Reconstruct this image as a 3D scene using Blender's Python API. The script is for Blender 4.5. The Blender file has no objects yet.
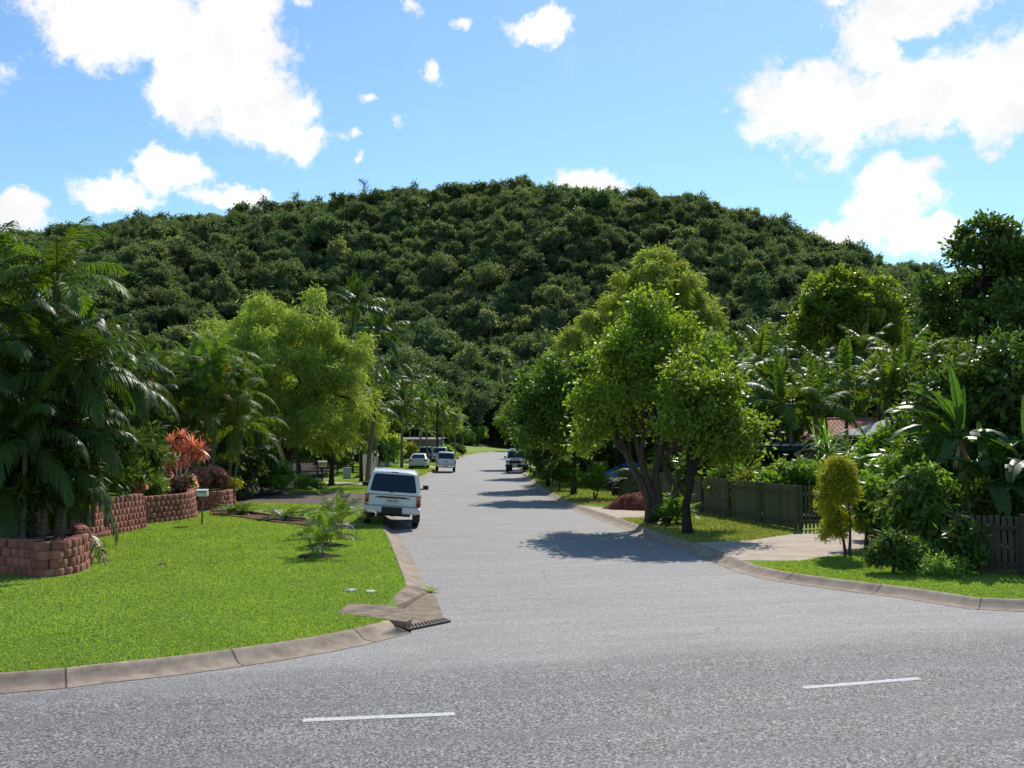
import bpy, bmesh, math, random
import numpy as np
from mathutils import Vector, Matrix, Euler
from mathutils.geometry import tessellate_polygon

random.seed(11)
RNG = np.random.default_rng(11)
R = math.radians
scene = bpy.context.scene
COL = scene.collection
PI = math.pi

# ---------------------------------------------------------------- camera
CAM_H = 3.05
PITCH = math.atan(54 / 995)
cam_data = bpy.data.cameras.new('camera')
cam_data.sensor_width = 36
cam_data.lens = 995 / 1024 * 36
cam_data.clip_end = 6000
cam = bpy.data.objects.new('camera', cam_data)
COL.objects.link(cam)
cam.location = (0, 0, CAM_H)
cam.rotation_euler = (PI / 2 + PITCH, 0, 0)
scene.camera = cam
CT, ST = math.cos(PITCH), math.sin(PITCH)


def ray(px, py):
    u = (px - 512) / 995
    v = (384 - py) / 995
    return (u, CT - v * ST, ST + v * CT)


def G(px, py, z=0.0):
    """survey point: where the sight line through a point of the photograph meets height z"""
    u, f, w = ray(px, py)
    t = (z - CAM_H) / w
    return (u * t, f * t)


def AT(px, py, d):
    """point on that sight line at distance d along the street axis"""
    u, f, w = ray(px, py)
    t = d / f
    return (u * t, d, CAM_H + w * t)


def XD(px, d):
    return (px - 512) / 995 * d


# ---------------------------------------------------------------- object helpers
def tag(o, label=None, cat=None, group=None, kind=None):
    if label: o['label'] = label
    if cat: o['category'] = cat
    if group: o['group'] = group
    if kind: o['kind'] = kind
    return o


def thing(name, label, cat, loc=(0, 0, 0), rz=0, group=None, scale=1.0, rot=None):
    o = bpy.data.objects.new(name, None)
    o.empty_display_size = 0.2
    COL.objects.link(o)
    o.location = loc
    o.rotation_euler = rot if rot else (0, 0, rz)
    o.scale = (scale,) * 3
    return tag(o, label, cat, group)


def link(name, me, parent=None, loc=(0, 0, 0), rot=(0, 0, 0), scale=None):
    o = bpy.data.objects.new(name, me)
    COL.objects.link(o)
    o.location = loc
    o.rotation_euler = rot
    if scale is not None:
        o.scale = (scale,) * 3 if isinstance(scale, (int, float)) else scale
    if parent: o.parent = parent
    return o


def copy_tree(o, parent=None):
    c = o.copy()
    COL.objects.link(c)
    if parent: c.parent = parent
    for ch in list(o.children):
        copy_tree(ch, c)
    return c


def mesh_np(name, V, F, mats, tint=None, smooth=False, midx=None):
    """V (n,3), F (m,k) with k = 3 or 4"""
    V = np.asarray(V, np.float32); F = np.asarray(F, np.int32)
    me = bpy.data.meshes.new(name)
    n, (m, k) = len(V), F.shape
    me.vertices.add(n); me.vertices.foreach_set('co', V.ravel())
    me.loops.add(m * k); me.loops.foreach_set('vertex_index', F.ravel())
    me.polygons.add(m)
    me.polygons.foreach_set('loop_start', np.arange(0, m * k, k, dtype=np.int32))
    me.polygons.foreach_set('loop_total', np.full(m, k, np.int32))
    if midx is not None: me.polygons.foreach_set('material_index', np.asarray(midx, np.int32))
    if smooth: me.polygons.foreach_set('use_smooth', np.ones(m, bool))
    for mm in (mats if isinstance(mats, (list, tuple)) else [mats]): me.materials.append(mm)
    if tint is not None:
        a = me.attributes.new('tint', 'FLOAT', 'FACE')
        a.data.foreach_set('value', np.asarray(tint, np.float32))
    me.update(calc_edges=True)
    return me


class MB:
    """collects shapes into one mesh"""
    def __init__(s): s.v = []; s.f = []; s.mi = []
    def add(s, vs, fs, mi=0):
        o = len(s.v); s.v += [tuple(v) for v in vs]
        s.f += [tuple(i + o for i in f) for f in fs]; s.mi += [mi] * len(fs)
        return s
    def box(s, c, d, rz=0, mi=0, taper=1.0, rot=None):
        M = rot if rot else Matrix.Rotation(rz, 3, 'Z')
        vs = []
        for z in (-.5, .5):
            k = taper if z > 0 else 1
            for x, y in ((-.5, -.5), (.5, -.5), (.5, .5), (-.5, .5)):
                vs.append(Vector(c) + M @ Vector((x * d[0] * k, y * d[1] * k, z * d[2])))
        return s.add(vs, [(0, 3, 2, 1), (4, 5, 6, 7), (0, 1, 5, 4), (1, 2, 6, 5), (2, 3, 7, 6), (3, 0, 4, 7)], mi)
    def tube(s, pts, rs, n=8, mi=0, cap=True):
        P = [Vector(p) for p in pts]
        if isinstance(rs, (int, float)): rs = [rs] * len(P)
        vs = []; fs = []; ref = Vector((0.31, 0.95, 0.05))
        for i, p in enumerate(P):
            t = (P[min(i + 1, len(P) - 1)] - P[max(i - 1, 0)]).normalized()
            a = t.cross(ref)
            if a.length < 1e-3: a = t.cross(Vector((1, 0, 0)))
            a.normalize(); b = t.cross(a)
            for k in range(n):
                th = 2 * PI * k / n
                vs.append(p + (a * math.cos(th) + b * math.sin(th)) * rs[i])
        for i in range(len(P) - 1):
            for k in range(n):
                fs.append((i * n + k, i * n + (k + 1) % n, (i + 1) * n + (k + 1) % n, (i + 1) * n + k))
        if cap:
            fs.append(tuple(range(n - 1, -1, -1))); fs.append(tuple((len(P) - 1) * n + k for k in range(n)))
        return s.add(vs, fs, mi)
    def lathe(s, prof, n=20, mi=0, axis='Z', c=(0, 0, 0)):
        vs = []; fs = []
        for r, h in prof:
            for k in range(n):
                th = 2 * PI * k / n
                a, b = r * math.cos(th), r * math.sin(th)
                v = {'Z': (a, b, h), 'Y': (a, h, b), 'X': (h, a, b)}[axis]
                vs.append(Vector(v) + Vector(c))
        for i in range(len(prof) - 1):
            for k in range(n):
                fs.append((i * n + k, i * n + (k + 1) % n, (i + 1) * n + (k + 1) % n, (i + 1) * n + k))
        fs.append(tuple(range(n))); fs.append(tuple((len(prof) - 1) * n + k for k in range(n)))
        return s.add(vs, fs, mi)
    def mesh(s, name, mats, smooth=None, fix=True):
        me = bpy.data.meshes.new(name)
        me.from_pydata(s.v, [], s.f)
        for m in (mats if isinstance(mats, (list, tuple)) else [mats]): me.materials.append(m)
        me.polygons.foreach_set('material_index', s.mi)
        if fix:
            bm = bmesh.new(); bm.from_mesh(me)
            bmesh.ops.recalc_face_normals(bm, faces=bm.faces)
            bm.to_mesh(me); bm.free()
        if smooth is not None:
            me.polygons.foreach_set('use_smooth', np.ones(len(me.polygons), bool))
            me.set_sharp_from_angle(angle=smooth)
        me.update()
        return me
    def obj(s, name, mats, parent=None, smooth=None, **k):
        return link(name, s.mesh(name, mats, smooth), parent, **k)


def bevel_mesh(me, w=0.01, seg=2):
    bm = bmesh.new(); bm.from_mesh(me)
    bmesh.ops.bevel(bm, geom=list(bm.edges), offset=w, segments=seg, profile=.5, affect='EDGES')
    bm.to_mesh(me); bm.free()
    return me


def smooth_line(P, step=0.5):
    """Catmull-Rom through the points, resampled"""
    P = [np.array(p, float) for p in P]
    Q = [2 * P[0] - P[1]] + P + [2 * P[-1] - P[-2]]
    out = []
    for i in range(1, len(Q) - 2):
        n = max(2, int(np.linalg.norm(Q[i + 1] - Q[i]) / step))
        for k in range(n):
            t = k / n
            out.append(.5 * ((2 * Q[i]) + (-Q[i - 1] + Q[i + 1]) * t + (2 * Q[i - 1] - 5 * Q[i] + 4 * Q[i + 1] - Q[i + 2]) * t * t
                             + (-Q[i - 1] + 3 * Q[i] - 3 * Q[i + 1] + Q[i + 2]) * t ** 3))
    out.append(P[-1])
    return np.array(out)


def offset_line(L, d):
    """shift a 2-D polyline to its left by d"""
    L = np.asarray(L)
    T = np.gradient(L, axis=0); T /= np.linalg.norm(T, axis=1)[:, None]
    return L + np.stack([-T[:, 1], T[:, 0]], 1) * d


def inside(pts, poly):
    x, y = pts[:, 0], pts[:, 1]
    poly = np.asarray(poly); r = np.zeros(len(pts), bool); j = len(poly) - 1
    for i in range(len(poly)):
        xi, yi = poly[i]; xj, yj = poly[j]
        c = ((yi > y) != (yj > y))
        if yi != yj:
            r ^= c & (x < (xj - xi) * (y - yi) / (yj - yi) + xi)
        j = i
    return r


def sheet(name, poly, z, mat, parent=None):
    poly = [(float(p[0]), float(p[1])) for p in poly]
    tris = tessellate_polygon([[Vector((p[0], p[1], 0)) for p in poly]])
    me = bpy.data.meshes.new(name)
    me.from_pydata([(p[0], p[1], z) for p in poly], [], [tuple(t) for t in tris])
    me.materials.append(mat)
    bm = bmesh.new(); bm.from_mesh(me)
    bmesh.ops.recalc_face_normals(bm, faces=bm.faces)
    for f in bm.faces:
        if f.normal.z < 0: f.normal_flip()
    bm.to_mesh(me); bm.free()
    return link(name, me, parent)


# ---------------------------------------------------------------- materials
class NT:
    """small helper for node trees"""
    def __init__(s, name=None, tree=None):
        if tree is None:
            s.m = bpy.data.materials.new(name); s.m.use_nodes = True; tree = s.m.node_tree
        s.t = tree; s.t.nodes.clear()
    def n(s, kind, **kw):
        nd = s.t.nodes.new(kind)
        for k, v in kw.items():
            if k == 'i':
                for a, b in v.items():
                    if isinstance(b, bpy.types.NodeSocket): s.t.links.new(b, nd.inputs[a])
                    else: nd.inputs[a].default_value = b
            else: setattr(nd, k, v)
        return nd
    def math(s, op, a, b=0.0, c=None, clamp=False):
        i = {0: a, 1: b}
        if c is not None: i[2] = c
        return s.n('ShaderNodeMath', operation=op, use_clamp=clamp, i=i).outputs[0]
    def mix(s, f, a, b, blend='MIX'):
        nd = s.n('ShaderNodeMix', data_type='RGBA', blend_type=blend)
        for k, v in ((0, f), (6, a), (7, b)):
            if isinstance(v, bpy.types.NodeSocket): s.t.links.new(v, nd.inputs[k])
            else: nd.inputs[k].default_value = v if k == 0 else (*v[:3], 1)
        return nd.outputs[2]
    def ramp(s, f, stops):
        nd = s.n('ShaderNodeValToRGB', i={0: f}); e = nd.color_ramp.elements
        while len(e) < len(stops): e.new(.5)
        for q, (p, c) in zip(e, stops):
            q.position = p; q.color = (*c, 1) if len(c) == 3 else c
        return nd.outputs[0]
    def noise(s, vec, scale, detail=4, rough=.55, dist=0.0):
        i = {'Scale': scale, 'Detail': detail, 'Roughness': rough, 'Distortion': dist}
        if vec is not None: i['Vector'] = vec
        return s.n('ShaderNodeTexNoise', i=i).outputs[0]
    def out(s, sh):
        o = s.n('ShaderNodeOutputMaterial'); s.t.links.new(sh, o.inputs[0]); return s.m


def c3(*a): return tuple(a)


def M(name, col, rough=.6, spec=.4, noise=None, col2=None, bump=None, metal=0.0, coat=0.0):
    """plain painted or mineral surface with procedural unevenness"""
    t = NT(name)
    tc = t.n('ShaderNodeTexCoord').outputs['Object']
    c = (*col, 1)
    if noise:
        f = t.noise(tc, noise[0], 6, .65)
        f = t.ramp(f, [(.32, (0, 0, 0)), (.68, (1, 1, 1))])
        dk = col2 if col2 else tuple(x * (1 - noise[1]) for x in col)
        c = t.mix(f, dk, col)
    p = t.n('ShaderNodeBsdfPrincipled', i={'Base Color': c, 'Roughness': rough, 'Metallic': metal,
                                           'Specular IOR Level': spec, 'Coat Weight': coat})
    if bump:
        b = t.n('ShaderNodeBump', i={'Strength': bump[1], 'Distance': .02, 'Height': t.noise(tc, bump[0], 5, .6)})
        t.t.links.new(b.outputs[0], p.inputs['Normal'])
    return t.out(p.outputs[0])


def leaf_mat(name, a, b, trans=.35, tcol=None, rough=.42, spec=.4, vary=.3, k=1.45):
    """leaf: tint attribute runs from colour a to colour b; light passes through"""
    t = NT(name)
    at = t.n('ShaderNodeAttribute', attribute_name='tint').outputs['Fac']
    rnd = t.n('ShaderNodeObjectInfo').outputs['Random']
    a = tuple(x * k for x in a); b = tuple(x * k for x in b)
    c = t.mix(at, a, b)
    hv = t.n('ShaderNodeHueSaturation', i={'Hue': t.math('MULTIPLY_ADD', rnd, .016, .488), 'Saturation': 1.0,
                                         'Value': t.math('MULTIPLY_ADD', rnd, vary, 1 - vary / 2), 'Fac': 1.0, 'Color': c}).outputs[0]
    p = t.n('ShaderNodeBsdfPrincipled', i={'Base Color': hv, 'Roughness': rough, 'Specular IOR Level': spec})
    tm = tcol or (1.7, 1.75, .6)
    tc = t.mix(1.0, hv, tm, 'MULTIPLY')
    tr = t.n('ShaderNodeBsdfTranslucent', i={'Color': tc})
    mx = t.n('ShaderNodeMixShader', i={0: trans, 1: p.outputs[0], 2: tr.outputs[0]})
    return t.out(mx.outputs[0])


def hill_leaf():
    t = NT('hill_foliage')
    at = t.n('ShaderNodeAttribute', attribute_name='tint').outputs['Fac']
    rnd = t.n('ShaderNodeObjectInfo').outputs['Random']
    c = t.ramp(rnd, [(0, (.026, .05, .03)), (.25, (.045, .082, .042)), (.5, (.068, .114, .052)), (.7, (.1, .15, .058)), (.86, (.155, .195, .075)), (1, (.23, .25, .14))])
    loc = t.n('ShaderNodeObjectInfo').outputs['Location']
    patch = t.ramp(t.noise(loc, .02, 4, .6), [(.35, (.62, .66, .7)), (.55, (1.0, 1.0, 1.0)), (.72, (1.35, 1.3, 1.1))])
    c = t.mix(1.0, c, patch, 'MULTIPLY')
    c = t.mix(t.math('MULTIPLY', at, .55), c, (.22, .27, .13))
    p = t.n('ShaderNodeBsdfPrincipled', i={'Base Color': c, 'Roughness': .6, 'Specular IOR Level': .18})
    tr = t.n('ShaderNodeBsdfTranslucent', i={'Color': t.mix(1.0, c, (1.6, 1.7, .7), 'MULTIPLY')})
    mx = t.n('ShaderNodeMixShader', i={0: .36, 1: p.outputs[0], 2: tr.outputs[0]})
    return t.out(mx.outputs[0])


def bark_mat(name, col, col2):
    t = NT(name)
    tc = t.n('ShaderNodeTexCoord').outputs['Object']
    mp = t.n('ShaderNodeMapping', i={'Vector': tc, 'Scale': (9, 9, 2.2)}).outputs[0]
    f = t.noise(mp, 1.6, 7, .7, .6)
    c = t.ramp(f, [(.3, col2), (.7, col)])
    p = t.n('ShaderNodeBsdfPrincipled', i={'Base Color': c, 'Roughness': .9, 'Specular IOR Level': .15})
    b = t.n('ShaderNodeBump', i={'Strength': .7, 'Distance': .04, 'Height': f})
    t.t.links.new(b.outputs[0], p.inputs['Normal'])
    return t.out(p.outputs[0])


def palm_trunk_mat(name, col, col2):
    t = NT(name)
    tc = t.n('ShaderNodeTexCoord').outputs['Object']
    w = t.n('ShaderNodeTexWave', bands_direction='Z', i={'Vector': tc, 'Scale': 2.2, 'Distortion': 1.2, 'Detail': 3}).outputs['Fac']
    n = t.noise(tc, 7, 5, .6)
    f = t.math('MULTIPLY_ADD', w, .5, t.math('MULTIPLY', n, .5))
    c = t.ramp(f, [(.1, col2), (.5, col)])
    p = t.n('ShaderNodeBsdfPrincipled', i={'Base Color': c, 'Roughness': .85, 'Specular IOR Level': .2})
    return t.out(p.outputs[0])


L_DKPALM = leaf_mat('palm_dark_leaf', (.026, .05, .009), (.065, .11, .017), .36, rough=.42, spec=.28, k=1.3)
L_PALM = leaf_mat('palm_leaf', (.048, .085, .013), (.11, .17, .024), .44, rough=.48, spec=.2)
L_YPALM = leaf_mat('palm_yellow_leaf', (.16, .14, .02), (.35, .24, .03), .4, (1.3, 1.2, .6))
L_DEAD = leaf_mat('dead_frond_leaf', (.14, .09, .04), (.3, .22, .12), .2, (1.2, 1.1, .8))
L_LIME = leaf_mat('lime_feathery_leaf', vary=.1, a=(.1, .13, .022), b=(.185, .235, .055), trans=.48, tcol=(1.5, 1.5, .65), rough=.55, spec=.15, k=2.0)
L_GREEN = leaf_mat('green_leaf', (.052, .092, .015), (.15, .205, .028), .5, (1.7, 1.7, .5), rough=.42, spec=.35, k=1.65)
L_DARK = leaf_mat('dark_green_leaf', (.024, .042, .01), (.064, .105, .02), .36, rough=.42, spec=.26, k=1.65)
L_MID = leaf_mat('mid_green_leaf', (.038, .07, .012), (.09, .135, .021), .4, rough=.45, spec=.25)
L_HEDGE = leaf_mat('hedge_leaf', (.05, .095, .02), (.13, .2, .038), .42, rough=.42, spec=.3, k=1.75)
L_YELLOW = leaf_mat('croton_leaf', (.105, .14, .012), (.29, .29, .02), .42, (1.3, 1.3, .5), k=1.9)
L_BANANA = leaf_mat('banana_leaf', (.028, .065, .016), (.055, .105, .022), .42, (1.8, 1.9, .5), rough=.42, spec=.3)
L_RED = leaf_mat('cordyline_leaf', (.34, .11, .075), (.55, .27, .16), .4, (1.4, 1.1, .8), rough=.4)
L_PINK = leaf_mat('pink_flower_petal', (.85, .28, .22), (.9, .62, .48), .6, (1.1, 1.0, 1.0), rough=.6, k=1.1)
L_ORANGE = leaf_mat('orange_flower_petal', (.5, .1, .02), (.7, .25, .04), .3, (1.2, 1, .8))
L_GRASS = leaf_mat('grass_blade', (.14, .21, .036), (.25, .335, .07), .45, (1.4, 1.42, .7), rough=.5, spec=.3, vary=.0)
L_GRASSDRY = leaf_mat('rough_grass_blade', (.13, .17, .03), (.3, .3, .09), .35, (1.3, 1.35, .6), rough=.55, vary=.0)
L_HILL = hill_leaf()
BARK = bark_mat('bark_grey_brown', (.14, .11, .085), (.04, .03, .024))
BARK_D = bark_mat('bark_dark', (.06, .045, .035), (.016, .012, .01))
PTRUNK = palm_trunk_mat('palm_trunk_bark', (.17, .16, .11), (.1, .09, .06))
PGREEN = palm_trunk_mat('palm_crownshaft_skin', (.1, .16, .05), (.05, .09, .03))


def fin(): pass
# ---------------------------------------------------------------- foliage builders
def unit(a):
    return a / np.maximum(np.linalg.norm(a, axis=-1, keepdims=True), 1e-9)


def rand_dir(rng, n):
    return unit(rng.normal(size=(n, 3)))


def leaf_faces(P, D, S, L, W):
    """diamond leaves: base P, direction D, side S"""
    n = len(P)
    L = np.broadcast_to(L, (n,))[:, None]; W = np.broadcast_to(W, (n,))[:, None]
    mid = P + D * L * .5
    V = np.stack([P, mid + S * W * .5, P + D * L, mid - S * W * .5], 1).reshape(-1, 3)
    F = np.arange(4 * n).reshape(n, 4)
    return V, F


def fib_sphere(k, rng, jit=.25):
    i = np.arange(k) + .5
    ph = np.arccos(1 - 2 * i / k); th = PI * (1 + 5 ** .5) * i + rng.uniform(0, 6.28)
    p = np.stack([np.cos(th) * np.sin(ph), np.sin(th) * np.sin(ph), np.cos(ph)], 1)
    return unit(p + rng.normal(size=p.shape) * jit)


def lobes_of(center, rad, k, rng, shell=.6, rl=.42, low=-.75):
    c = np.array(center, float); r = np.array(rad, float)
    d = fib_sphere(int(k * 1.4), rng); d = d[d[:, 2] > low][:k]
    P = c + d * r * (shell * rng.uniform(.75, 1.15, (len(d), 1)))
    Rr = rl * rng.uniform(.7, 1.25, len(d)) * r.mean()
    return P, Rr


def sublobes(P, R_, rng, m=9, drop=.2, reach=.92, size=.38):
    """break every lobe into smaller clumps so that the outline is uneven and light gets in"""
    op, orr = [], []
    for p, r in zip(P, R_):
        k = max(4, int(m * rng.uniform(.8, 1.2)))
        d = fib_sphere(k, rng, .35)
        for q in d:
            if q[2] < -.7 or rng.random() < drop: continue
            op.append(p + q * r * reach * rng.uniform(.65, 1.22) * np.array([1, 1, .9])); orr.append(r * size * rng.uniform(.55, 1.25))
        op.append(p); orr.append(r * .5)
    return np.array(op), np.array(orr)


def crown_arrays(lobeP, lobeR, n, L, W, rng, droop=.25, twig=7, spread=.22, flat=.85, outw=.7, shellmin=.55, vstretch=1.0, hgt_tint=True):
    nt = max(1, n // twig)
    w = lobeR ** 2; li = rng.choice(len(lobeP), nt, p=w / w.sum())
    d = rand_dir(rng, nt); d[:, 2] = np.where(d[:, 2] < -.45, -d[:, 2], d[:, 2])
    rr = lobeR[li] * (shellmin + (1 - shellmin) * rng.random(nt) ** .6) * (1 + rng.normal(size=nt) * .07)
    T = lobeP[li] + d * rr[:, None] * np.array([1, 1, flat])
    ti = np.repeat(np.arange(nt), twig)
    off = rng.normal(size=(len(ti), 3)) * spread; off[:, 2] *= vstretch
    P = T[ti] + off
    D = unit(d[ti] * outw + rand_dir(rng, len(ti)) * .75 + np.array([0, 0, -droop * 2]))
    S = unit(np.cross(D, rand_dir(rng, len(ti)) + np.array([0, 0, .9])))
    sz = rng.uniform(.7, 1.25, len(ti))
    V, F = leaf_faces(P, D, S, L * sz, W * sz)
    lt = rng.uniform(0, 1, len(lobeP))
    tint = .35 * lt[li][ti] + .45 * rng.random(len(ti))
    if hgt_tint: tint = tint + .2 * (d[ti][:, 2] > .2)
    return V, F, np.clip(tint, 0, 1)


def join(arrs):
    V = []; F = []; T = []; o = 0
    for v, f, t in arrs:
        V.append(v); F.append(f + o); T.append(t); o += len(v)
    return np.concatenate(V), np.concatenate(F), np.concatenate(T)


def limb_path(a, b, rng, n=5, sag=.12):
    a = np.array(a, float); b = np.array(b, float); L = np.linalg.norm(b - a)
    out = []
    for i in range(n):
        t = i / (n - 1)
        p = a + (b - a) * t
        if 0 < i < n - 1: p = p + rng.normal(size=3) * L * sag * .4
        p[2] += math.sin(t * PI) * L * sag * .5
        out.append(p)
    return out


def trunk_mesh(name, mat, stems, targets, rng, r0, n=8, twigs=0):
    """stems: list of [(x,y,z)...] paths; targets: lobe centres the limbs reach for"""
    mb = MB()
    for st in stems:
        st = [np.array(p, float) for p in st]
        st = list(smooth_line(st, .45)) if len(st) > 2 else st
        rs = np.linspace(r0, r0 * .45, len(st)); rs[0] *= 1.35
        if len(rs) > 3: rs[1] *= 1.1
        mb.tube(st, list(rs), n)
        top = st[-1]
    for i, q in enumerate(targets):
        st = min(stems, key=lambda s: np.linalg.norm(np.array(s[-1]) - q))
        st = [np.array(p, float) for p in st]
        t = rng.uniform(.55, 1.0)
        k = min(int(t * (len(st) - 1)), len(st) - 2); u = t * (len(st) - 1) - k
        a = st[k] + (st[k + 1] - st[k]) * u
        lp = limb_path(a, q, rng)
        mb.tube(lp, list(np.linspace(r0 * .42, r0 * .1, len(lp))), 6)
        for _ in range(twigs):
            e = np.array(q) + rand_dir(rng, 1)[0] * np.linalg.norm(np.array(q) - a) * .4
            lp2 = limb_path(lp[2], e, rng, 4)
            mb.tube(lp2, list(np.linspace(r0 * .16, r0 * .05, 4)), 5)
    return mb.mesh(name, mat, smooth=1.0)


def broad_tree(name, label, cat, loc, H, rad, z0, n, L, W, lmat, bmat=None, seed=1, k=14, stems=None, r0=.16, group=None,
               droop=.25, lobes=None, crown_xy=(0, 0), spread=.22, rl=.42, shell=.6, trunk_name='trunk', crown_name='crown',
               flat=.85, twig=7, vstretch=1.0, outw=.7, limbs=True, rz=0, shellmin=.4, extra=None, twigs=1, sub=10, size=.36, reach=.95, drop=.22):
    rng = np.random.default_rng(seed)
    root = thing(name, label, cat, loc, rz, group)
    rx, ry = rad if isinstance(rad, tuple) else (rad, rad)
    c = (crown_xy[0], crown_xy[1], (z0 + H) / 2)
    if lobes is None:
        P, Rr = lobes_of(c, (rx, ry, (H - z0) / 2), k, rng, shell, rl)
    else:
        P = np.array([l[:3] for l in lobes], float); Rr = np.array([l[3] for l in lobes], float)
    P2, R2 = sublobes(P, Rr, rng, sub, drop, reach, size) if sub else (P, Rr)
    V, F, T = crown_arrays(P2, R2, n, L, W, rng, droop, twig, spread, flat, outw, shellmin, vstretch)
    if extra: V, F, T = join([(V, F, T), extra])
    ok = (V.reshape(-1, 4, 3)[:, :, 2].min(1) > .05)
    F = F[ok]; T = T[ok]
    link(crown_name, mesh_np(crown_name, V, F, lmat, T), root)
    if stems is None:
        stems = [[(0, 0, -.1), (rng.normal() * .1, rng.normal() * .1, c[2] * .35), (c[0] * .6, c[1] * .6, max(z0, .3) + (H - z0) * .35)]]
    tg = [p for p in P if p[2] > z0 * .6] if limbs else []
    link(trunk_name, trunk_mesh(trunk_name, bmat or BARK, stems, tg, rng, r0, twigs=twigs), root)
    return root


def feather_tree(name, label, loc, H, rad, z0, n, seed, stems=None, mat=None, k=22, r0=.2, group=None, lobes=None, L=.34, W=.06, rl=.34, spread=.17, shell=.68):
    return broad_tree(name, label, 'tree', loc, H, rad, z0, n, L, W, mat or L_LIME, BARK_D, seed, k, stems, r0, group, droop=.42, lobes=lobes,
                      spread=spread, vstretch=1.5, outw=.55, rl=rl, shell=shell, twig=10, shellmin=.3, sub=9, size=.36, reach=1.05, drop=.25)


def shrub(name, label, loc, H, rad, n, L, W, mat, seed, k=8, group=None, z0=None, droop=.2, lobes=None, cat='shrub', rz=0, extra=None, rl=.45, spread=.1):
    return broad_tree(name, label, cat, loc, H, rad, .0 - .08 * H if z0 is None else z0, n, L, W, mat, BARK, seed, k,
                      [[(0, 0, -.05), (.02, 0, H * .25), (0, .03, H * .55)]], .03 + .012 * H, group, droop, lobes, spread=spread,
                      trunk_name='stem', crown_name='foliage', shell=.58, rl=rl, rz=rz, extra=extra, twigs=0)


# ---------------------------------------------------------------- palms, straps
def curve_xz(L, a0, a1, n=22, pw=1.2):
    s = np.linspace(0, 1, n)
    a = a0 + (a1 - a0) * s ** pw
    d = np.stack([np.cos(a), np.zeros(n), np.sin(a)], 1) * (L / (n - 1))
    P = np.concatenate([[[0, 0, 0]], np.cumsum(d[:-1], 0)])
    return s, P, a


def strips(base, dirs, side, lens, wid, hang, seg=3, prof=(.55, 1, .8, .06)):
    """many straps at once: each bends towards the ground by hang"""
    n = len(base)
    rows = []
    p = base.copy(); d = dirs.copy()
    lens = np.broadcast_to(lens, (n,)); wid = np.broadcast_to(wid, (n,)); hang = np.broadcast_to(hang, (n,))
    for i in range(seg + 1):
        w = (wid * prof[i])[:, None] * .5
        rows.append(p - side * w); rows.append(p + side * w)
        d = unit(d + np.array([0, 0, -1.0]) * (hang / seg)[:, None])
        p = p + d * (lens / seg)[:, None]
    V = np.stack(rows, 1).reshape(-1, 3)
    m = 2 * (seg + 1)
    b = np.arange(n)[:, None] * m
    F = np.concatenate([np.concatenate([b + 2 * i, b + 2 * i + 1, b + 2 * i + 3, b + 2 * i + 2], 1)[:, None, :] for i in range(seg)], 1).reshape(-1, 4)
    return V, F


def frond_arrays(L, a0, a1, nl, ll, lw, hang, seed, stem=.14, vee=.3, fwd=.6, seg=3, rr=.018):
    rng = np.random.default_rng(seed)
    s, P, a = curve_xz(L, a0, a1)
    u = np.linspace(0, 1, nl); t = stem + (1 - stem) * u
    base = np.stack([np.interp(t, s, P[:, j]) for j in range(3)], 1)
    aa = np.interp(t, s, a)
    T = np.stack([np.cos(aa), 0 * aa, np.sin(aa)], 1); N = np.stack([-np.sin(aa), 0 * aa, np.cos(aa)], 1)
    arrs = []
    for sg in (-1, 1):
        B = np.array([0, sg, 0.0])
        d = unit(T * (fwd + .9 * u[:, None] ** 2) + B * .85 + N * vee + rng.normal(size=(nl, 3)) * .1)
        side = unit(np.cross(d, N) * 1.0 + rng.normal(size=(nl, 3)) * .15)
        ln = ll * np.sin(PI * (.16 + .78 * u)) ** .7 * rng.uniform(.85, 1.1, nl)
        V, F = strips(base, d, side, ln, lw * rng.uniform(.8, 1.2, nl), hang * rng.uniform(.7, 1.3, nl), seg)
        arrs.append((V, F, np.repeat(np.clip(.5 + rng.normal(size=nl) * .2, 0, 1), seg)))
    # midrib as a four sided taper
    k = 4; n = len(P); r = np.linspace(rr, rr * .25, n) * L / 2
    N2 = np.stack([-np.sin(a), 0 * a, np.cos(a)], 1)
    V = np.concatenate([(P + N2 * r[:, None])[:, None], (P + np.array([0, 1, 0]) * r[:, None])[:, None],
                        (P - N2 * r[:, None])[:, None], (P - np.array([0, 1, 0]) * r[:, None])[:, None]], 1).reshape(-1, 3)
    F = np.array([[i * k + j, i * k + (j + 1) % k, (i + 1) * k + (j + 1) % k, (i + 1) * k + j] for i in range(n - 1) for j in range(k)])
    arrs.append((V, F, np.full(len(F), .9)))
    return join(arrs)


def frond_set(mat, L, ll, lw, hang, nl=42, seed=0, angles=None, vee=.3, fwd=.6):
    """fronds of five ages, from the upright spear to the oldest hanging one"""
    angles = angles or [(1.45, 1.1), (1.2, .1), (.85, -.5), (.45, -1.0), (.05, -1.3)]
    out = []
    for i, (a0, a1) in enumerate(angles):
        V, F, T = frond_arrays(L * (.85 if i == 0 else 1), a0, a1, nl, ll * (.5 if i == 0 else 1), lw, hang * (.3 if i == 0 else 1), seed * 10 + i, vee=vee, fwd=fwd)
        out.append(mesh_np('frond', V, F, mat, T))
    return out


def put_fronds(root, top, lib, nf, rng, scale=1.0, az0=None, bias=None, old_lib=None, minage=0.0, maxage=1.0):
    az0 = rng.uniform(0, 6.28) if az0 is None else az0
    for i in range(nf):
        age = minage + (maxage - minage) * (i + .5) / nf
        k = min(len(lib) - 1, int(age * len(lib)))
        lb = old_lib if (old_lib and i == nf - 1) else lib
        az = az0 + i * 2.39996 + rng.normal() * .2
        link('frond', lb[min(k, len(lb) - 1)], root, top, (rng.normal() * .12, rng.normal() * .12, az), float(scale * rng.uniform(.82, 1.12)))


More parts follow.
